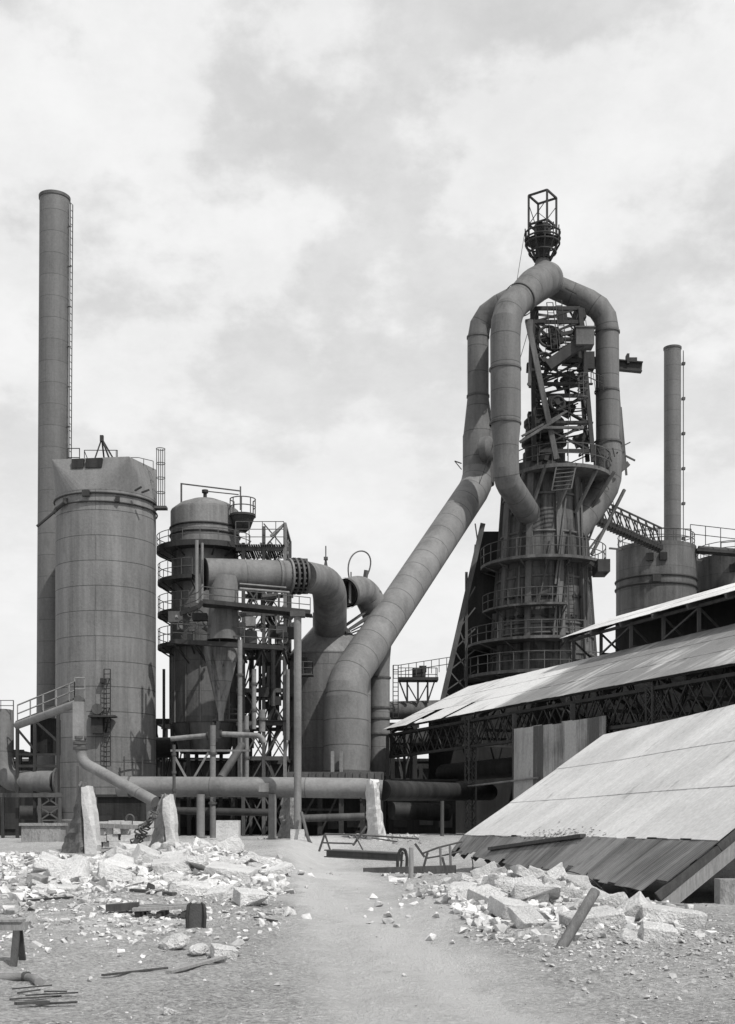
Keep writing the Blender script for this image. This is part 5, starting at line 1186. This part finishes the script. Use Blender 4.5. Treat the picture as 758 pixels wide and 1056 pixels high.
# --- countable chunks, the 300 largest
def scatter(n, cxs, cys, sx, sy, lo, hi, label, group, bias=1.0, zb=.0):
    out = 0
    while out < n:
        x_, y_ = random.gauss(cxs, sx), random.gauss(cys, sy)
        if y_ < 12 or abs(x_-cxs) > 2.3*sx or abs(y_-cys) > 2.2*sy: continue
        if y_ > 37 and x_ > 3.5 or track(x_, y_) > .3: continue
        s_ = lo+(hi-lo)*rnd(0, 1)**2.6; me = random.choice(protos if rnd(0, 1) < .55 else flats)
        rock(me, 'concrete_chunk', label, (x_, y_, gz(x_, y_)+s_*rnd(.02, .2)), s_*rnd(.9, 1.1), (rnd(-.5, .5), rnd(-.5, .5), rnd(0, 6.28)), group); out += 1
scatter(110, -6.2, 43.0, 2.3, 4.2, .3, 1.2, 'rough pale concrete chunk lying in the left rubble heap', 'chunks of the left rubble heap')
scatter(150, 2.5, 26.4, 1.45, 2.3, .2, .8, 'rough pale concrete chunk lying in the right rubble heap', 'chunks of the right rubble heap')
scatter(20, -4.4, 25, 1.4, 3.6, .12, .42, 'loose pale chunk strewn on the dirt before the left heap', 'loose chunks before the left heap')
scatter(20, -13.2, 47, 1.8, 3.2, .2, .6, 'pale chunk in the small heap at the far left edge', 'chunks of the far left heap')
# --- uncountable small rubble: one object
def tiny(name, zones, label, mat='peb'):
    V = []; Fc = []
    lows = []
    for _ in range(12):
        bm = bmesh.new()
        for _k in range(9): v_ = Vector((rnd(-1, 1), rnd(-1, 1), rnd(-.8, .8))).normalized(); bm.verts.new(v_*rnd(.4, .55))
        bmesh.ops.convex_hull(bm, input=bm.verts); bm.verts.ensure_lookup_table(); bm.verts.index_update()
        used = {v_.index for f_ in bm.faces for v_ in f_.verts}; mp = {i: k for k, i in enumerate(sorted(used))}
        lows.append(([bm.verts[i].co.copy() for i in sorted(used)], [[mp[v_.index] for v_ in f_.verts] for f_ in bm.faces])); bm.free()
    for n, cxs, cys, sx, sy, lo, hi, uni in zones:
        for _ in range(n):
            if uni: y_ = cys+sy*(rnd(0, 1)**1.6); x_ = (cxs+sx*rnd(-1, 1))*(y_*.42+3)
            else: x_, y_ = random.gauss(cxs, sx), random.gauss(cys, sy)
            if y_ < 10.5 or (y_ > 36 and x_ > 3.3): continue
            if track(x_, y_) > .25 and rnd(0, 1) < (.985 if not uni else .93): continue
            s_ = lo+(hi-lo)*rnd(0, 1)**3; vs, fs_ = random.choice(lows); a = rnd(0, 6.28); ca, sa = math.cos(a), math.sin(a); b0 = len(V); z_ = gz(x_, y_)+s_*.12; q = rnd(.5, .95)
            for v_ in vs: V.append((x_+s_*(v_.x*ca-v_.y*sa), y_+s_*(v_.x*sa+v_.y*ca), z_+s_*v_.z*q))
            for f_ in fs_: Fc.append([b0+i for i in f_])
    me = bpy.data.meshes.new(name); me.from_pydata(V, [], Fc); me.materials.append(M[mat]); o = bpy.data.objects.new(name, me); COL.objects.link(o); tag(o, label, 'rubble', None, 'stuff'); return o
tiny('small_rubble', [(6500, -6.3, 42.5, 2.7, 5.0, .07, .5, 0), (7000, 2.4, 26.2, 1.45, 2.5, .05, .36, 0), (1600, -4.5, 25, 1.5, 3.4, .03, .17, 0), (1500, -13.2, 47, 2.0, 3.4, .06, .34, 0)], 'fine pale rubble packed between the chunks of the heaps')
tiny('gravel', [(3600, 3.3, 22.5, 2.0, 4.2, .02, .13, 0), (2400, -6.0, 36, 3.2, 7.5, .04, .26, 0), (1500, 4.6, 18.5, 1.4, 2.6, .02, .1, 0), (5200, 0, 11, .72, 40, .01, .05, 1), (900, -1.5, 48, 3.4, 9, .05, .2, 0), (900, 2.0, 82, 3.4, 2.0, .1, .45, 0)], 'grey gravel and grit strewn over the yard', 'gravel')
# debris lying on the fallen roof just above its rusted strip
random.seed(52); V = []; Fc = []
for _ in range(260):
    f = abs(random.gauss(0, .035)); s_0 = random.gauss(15.5, 2.6); p = frp(max(1, min(29, s_0)), 1, min(.16, f)) if rnd(0, 1) < .75 else frp(max(1, min(29, s_0)), 0, 1-min(.5, abs(random.gauss(0, .12))))
    s_ = rnd(.03, .09); b0 = len(V)
    bm = bmesh.new()
    for _k in range(8): bm.verts.new(Vector((rnd(-1, 1), rnd(-1, 1), rnd(-.4, .4)))*s_)
    bmesh.ops.convex_hull(bm, input=bm.verts); bm.verts.index_update()
    for v_ in bm.verts: V.append(p+v_.co+Vector((0, 0, s_*.4)))
    for f_ in bm.faces: Fc.append([b0+v_.index for v_ in f_.verts])
    bm.free()
me = bpy.data.meshes.new('roof_debris'); me.from_pydata(V, [], Fc); me.materials.append(M['conc_d']); o = bpy.data.objects.new('roof_debris', me); COL.objects.link(o); tag(o, 'scatter of small debris on the fallen roof above its rusted strip', 'debris', None, 'stuff')
# --- single foreground things
dp = hit(577, 978); q = P(577, 980, dp); top = P(614.5, 918, dp+.3); mb = MB(); dd = (top-q).normalized(); mb.sweep([q-dd*.25, q, q.lerp(top, .5), top-dd*.03, top], [S(5.9, dp), S(5.9, dp), S(5.7, dp), S(5.6, dp), S(5, dp)], 18)
solo(mb, 'timber_post', M['wood_m'], 'round weathered timber post leaning to the right out of the right heap', 'post', q)
mb = MB(); mb.beam(P(608, 944, 22.4), P(668, 968, 22.0), .16, .1); solo(mb, 'dark_plank', M['wood_d'], 'dark plank slanting down to the right behind the leaning post', 'plank', P(608, 944, 22.4), None, False)
mb = MB(); mb.sweep([P(640, 931, 29), P(668, 931, 28.5), P(700, 934, 28), P(730, 941, 27), P(775, 953, 26)], .055, 8); solo(mb, 'bent_rail', M['steel_l'], 'long pale bent rail lying along the back of the right heap', 'rail', P(668, 931, 28.5))
mb = MB(); mb.sweep([P(722, 948, 25), P(745, 951, 24.6), P(775, 958, 24)], .05, 8); solo(mb, 'bent_rail', M['steel_l'], 'short pale rail end at the right edge below the long bent rail', 'rail', P(722, 948, 25))
mb = MB(); mb.box(P(752, 922, 29), (.55, .5, .7)); solo(mb, 'stone_block', M['conc_d'], 'grey stone block at the right edge in the shade of the fallen roof', 'block', P(752, 930, 29), None, False)
for k, (pts_, lb) in enumerate((([(498, 905), (520, 899), (560, 896), (592, 899), (612, 908), (634, 930)], 'long thin wire bowed over the top of the right heap'), ([(590, 930), (600, 912), (606, 900)], 'short thin rod standing up behind the leaning post'), ([(535, 928), (545, 905), (560, 894)], 'thin curved rod rising behind the rectangular block'), ([(484, 912), (489, 892), (487, 886)], 'thin dry stalk at the left end of the right heap'))):
    mb = MB(); mb.sweep(fillet([P(a, b2, 30.5-k*.5) for a, b2 in pts_], .2, 4), .014, 5); solo(mb, 'wire', M['dark'], lb, 'wire', P(pts_[0][0], pts_[0][1], 30.5))
# sawhorse at the left edge
D = 17.0; sw = thing('sawhorse', 'weathered timber sawhorse cut by the left edge of the picture', 'sawhorse', P(15, 996, D)); zb = gz(X(15, D), D); zt_ = zb+.5
mb = MB(); xr = X(27.5, D); mb.beam((xr-1.5, D, zt_), (xr, D, zt_), .16, .11); mb.build('beam', M['wood'], sw, smooth=False)
for dx, dy in ((-.12, -.22), (-.12, .24), (-1.25, -.22), (-1.25, .24)):
    mb = MB(); mb.beam((xr+dx, D+dy*.15, zt_), (xr+dx-.02*dx, D+dy, zb-.03), .09, .05); mb.build('leg', M['wood_d'] if dx > -.5 else M['wood'], sw, smooth=False)
mb = MB(); mb.beam((xr-1.5, D, zt_+.075), (xr-.04, D, zt_+.075), .2, .035); mb.build('top_board', M['wood'], sw, smooth=False)
# pipe with elbow
D = 15.4; q = G(0, D); mb = MB(); z = gz(X(20, D), D)+.055; mb.sweep(fillet([Vector((X(-8, D), D+.1, z)), Vector((X(22, D), D+.15, z)), Vector((X(36, D), D, z)), Vector((X(48, D), D-.35, z))], .08, 5), .055, 14)
t_ = thing('broken_pipe', 'short bent length of cast pipe lying at the lower left edge', 'pipe', Vector((X(20, D), D, z-.05))); mb.build('barrel', M['steel_l'], t_)
mb = MB(); mb.sweep([Vector((X(22, D), D+.15, z)), Vector((X(26, D), D+.12, z))], .072, 14); mb.build('collar', M['steel'], t_)
# sticks
random.seed(17)
for k in range(7):
    D = rnd(13.0, 14.3); x_ = X(rnd(26, 60), D); L_ = rnd(.25, .6); a = rnd(-.25, .25)+(.9 if k == 7 else 0); z = gz(x_, D)+.025
    mb = MB(); mb.beam((x_-L_/2*math.cos(a), D-L_/2*math.sin(a), z), (x_+L_/2*math.cos(a), D+L_/2*math.sin(a), z+rnd(0, .05)), rnd(.015, .03), .015); solo(mb, 'splinter', M['wood_d'], 'dark wood splinter in the small bundle at the lower left', 'splinter', (x_, D, z), 'bundle of splinters', False)
# pallet of planks and dark bracket
D = 24.5; pa = thing('broken_pallet', 'broken dark timber pallet lying left of the dark bracket', 'pallet', G(150, D))
za = gz(X(150, D), D)+.05
for k, (px0, px1, dy, dz, h_) in enumerate(((106, 140, .3, .03, .14), (138, 196, -.1, .07, .06), (140, 196, .35, .08, .06), (112, 195, .7, .06, .06))):
    mb = MB(); mb.beam((X(px0, D), D+dy, za+dz+h_/2), (X(px1, D), D+dy+.1, za+dz+h_/2+.04), .28, h_); mb.build('plank', M['wood_d'] if k in (0, 3) else M['wood'], pa, smooth=False)
for px in (143, 165, 190): mb = MB(); mb.beam((X(px, D), D-.15, za), (X(px, D), D+.8, za), .1, .1); mb.build('bearer', M['wood_d'], pa, smooth=False)
D = 22.8; br_ = thing('steel_bracket', 'dark flanged steel bracket standing upright on the left heap', 'bracket', G(202, D)); zb = Z(958, D); zt_ = Z(931, D); xa, xb = X(194, D), X(211, D)
mb = MB(); mb.box(((xa+xb)/2, D, (zb+zt_)/2), (xb-xa, .05, (zt_-zb)*.95)); mb.build('web', M['steel'], br_, smooth=False)
for x_, s_ in ((xa, -1), (xb, 1)):
    mb = MB(); mb.sweep([(x_, D-.05, zb), (x_+.015*s_, D-.05, (zb+zt_)/2), (x_-.01*s_, D-.02, zt_-.04), (x_-.06*s_, D, zt_)], [.03, .034, .03, .022], 10); mb.build('flange', M['dark'], br_)
mb = MB(); mb.sweep([(xa+.04, D, zt_-.03), ((xa+xb)/2, D, zt_-.08), (xb-.04, D, zt_-.03)], .018, 8); mb.build('top_edge', M['dark'], br_)
# shard and boards
mb = MB(); q = P(153.5, 928, 30); mb.face([q+Vector((-.16, 0, 0)), q+Vector((.2, .05, 0)), q+Vector((.12, .03, .35)), q+Vector((-.02, 0, .42))]); mb.face([q+Vector((-.16, .06, 0)), q+Vector((-.02, .06, .42)), q+Vector((.12, .09, .35)), q+Vector((.2, .11, 0))]); solo(mb, 'steel_shard', M['steel'], 'pointed dark shard sticking up behind the pallet', 'shard', q, None, False)
def board(p0, p1, w_, h_, mat, label, name='board'):
    a = G(p0[0], p0[1], .03); b2 = G(p1[0], p1[1], .04); mb = MB(); mb.beam(a, b2, w_, h_); return solo(mb, name, M[mat], label, 'board', a, None, False)
board((174, 16.2), (246, 18.2), .1, .035, 'wood', 'pale narrow board lying before the lone rounded boulder slab')
board((106, 15.8), (172, 16.9), .05, .025, 'wood_d', 'thin dark lath half buried left of the pale narrow board')
board((30, 29.5), (74, 28.5), .1, .05, 'wood_d', 'dark lath lying on the near side of the left heap')
board((263, 25), (285, 24), .07, .03, 'wood_d', 'dark splintered board beside the track right of the left heap')
board((180, 28.5), (136, 29.0), .2, .06, 'wood_d', 'dark board behind the pallet on the left heap')
board((50, 13.2), (16, 12.9), .05, .03, 'wood_d', 'thin dark stick at the very bottom left')
# scrap between the footings
random.seed(23)
sc_ = thing('scrap_coil', 'tangle of rusted chain and cable piled against the shorter footing', 'scrap', P(146, 868, 61))
for k in range(3):
    pts_ = []
    for i in range(26):
        f = i/25; base = P(136+f*24, 872-f*34, 60.6); pts_.append(base+Vector((.2*math.sin(i*1.3+k), .4*math.cos(i*1.1+k*2), .22*math.sin(i*.9+k*1.7))))
    mb = MB(); mb.sweep(pts_, .04, 6); mb.build('cable', M['steel'], sc_)
mb = MB(); mb.sweep(fillet([P(103, 884, 58), P(118, 877, 58), P(134, 879, 57.5), P(141, 868, 58.5)], .5, 5), .16, 8); solo(mb, 'cable', M['dark'], 'thick rusted cable snaking over the crest of the left heap', 'cable', P(103, 884, 58))
mb = MB(); mb.sweep([P(134+8*math.sin(a)*.5, 845-8*math.cos(a)*.6, 62.5) for a in [k*math.pi/9-1.9 for k in range(12)]], .06, 6); solo(mb, 'hoop', M['steel'], 'thin steel hoop above the tangle of rusted chain', 'hoop', P(134, 850, 62.5))
mb = MB(); mb.beam(P(98, 851, 64), P(142, 853, 63.5), .5, .22); solo(mb, 'timber_beam', M['wood'], 'pale timber beam lying across the rough stacked stone wall', 'beam', P(98, 851, 64), None, False)
# pit guard rail, beam and posts at the middle
D = 58.0
gr = thing('guard_rail', 'bent pipe guard rail with raking ends above the pit beam', 'railing', G(350, 60))
mb = MB()
z_ = lambda py, d=60: Z(py, d)
mb.sweep([P(329, 878, 60), P(335, 860, 60)], .06, 6); mb.sweep([P(335, 860, 60), P(372, 861, 60), P(432, 865, 60)], .05, 6); mb.build('top_bar', M['steel'], gr)
mb = MB(); mb.sweep([P(333, 869, 60), P(366, 870, 60)], .045, 6); mb.build('lower_bar', M['steel'], gr); mb = MB(); mb.sweep([P(383, 864, 59.8), P(410, 868, 59.8)], .04, 6); mb.build('lower_bar', M['steel'], gr)
mb = MB(); mb.sweep([P(364, 872, 60), P(378, 852, 60)], .06, 6); mb.sweep([P(335, 860, 60), P(341, 878, 60)], .05, 6); mb.sweep([P(366, 861, 59.9), P(375, 878, 59.9)], .04, 6); mb.build('raking_bar', M['steel'], gr)
mb = MB(); mb.ibeam(P(337, 880, 56), P(414, 884, 53), .35, .34, .05); solo(mb, 'pit_beam', M['steel'], 'heavy steel beam lying across the pit at the road head', 'beam', P(337, 880, 56), None, False)
mb = MB(); mb.beam(P(345, 876.5, 57), P(416, 880, 54), .3, .1); solo(mb, 'plank', M['wood'], 'pale plank laid along the top of the pit beam', 'plank', P(345, 877, 57), None, False)
mb = MB(); mb.beam(P(375, 902, 47), P(470, 899, 47.5), .2, .5); solo(mb, 'kerb_timber', M['wood_d'], 'dark low timber closing the near side of the pit', 'timber', P(375, 902, 47), None, False)
mb = MB(); q = G(423.5, 44); mb.sweep([q-UP*.2, P(424, 889, 44), P(424, 874, 44)], [.09, .088, .08], 12); solo(mb, 'stake', M['wood'], 'pale upright stake at the near corner of the pit', 'stake', q)
for k, (a, b2, lb) in enumerate((((434, 905), (441, 879), 'dark stake leaning right beside the pale upright stake'), ((438, 884), (428, 870), 'dark stake leaning left behind the pale upright stake'), ((461, 902), (456, 884), 'short dark stake near the left corner of the fallen roof'))):
    mb = MB(); mb.beam(P(*a, 45-k), P(*b2, 45-k), .1, .08); solo(mb, 'stake', M['wood_d'], lb, 'stake', P(*a, 45-k), None, False)
mb = MB(); mb.sweep(fillet([P(410, 901, 50), P(410, 880, 50), P(416, 873, 50), P(420, 882, 50), P(419, 900, 50)], .25, 5), .06, 8); mb.sweep([P(413, 900, 50), P(415, 878, 50)], .05, 6); solo(mb, 'twisted_pipe', M['dark'], 'twisted dark pipe loop at the end of the pit beam', 'pipe', P(412, 901, 50))
fe = thing('wire_fence', 'sagging fence of bent pipes reaching the left corner of the fallen roof', 'fence', G(455, 52))
mb = MB(); mb.sweep([P(436, 880, 52), P(452, 874, 52), P(476, 868, 53)], .045, 6); mb.sweep([P(440, 885, 52), P(458, 882, 52), P(476, 878, 53)], .04, 6); mb.build('rail', M['steel'], fe)
for px, y0 in ((454, 874), (464, 872)): mb = MB(); mb.sweep([P(px+1, 898, 52), P(px, y0, 52)], .06, 6); mb.build('post', M['steel_l'], fe)
mb = MB(); mb.sweep(fillet([P(303+8, 838, 77.5), P(318, 866, 76), P(322, 872, 75.5), P(330, 880, 74)], .4, 4), .1, 8); solo(mb, 'loose_cable', M['steel'], 'loose bent cable hanging from the foot of the tall post', 'cable', P(311, 838, 77.5))
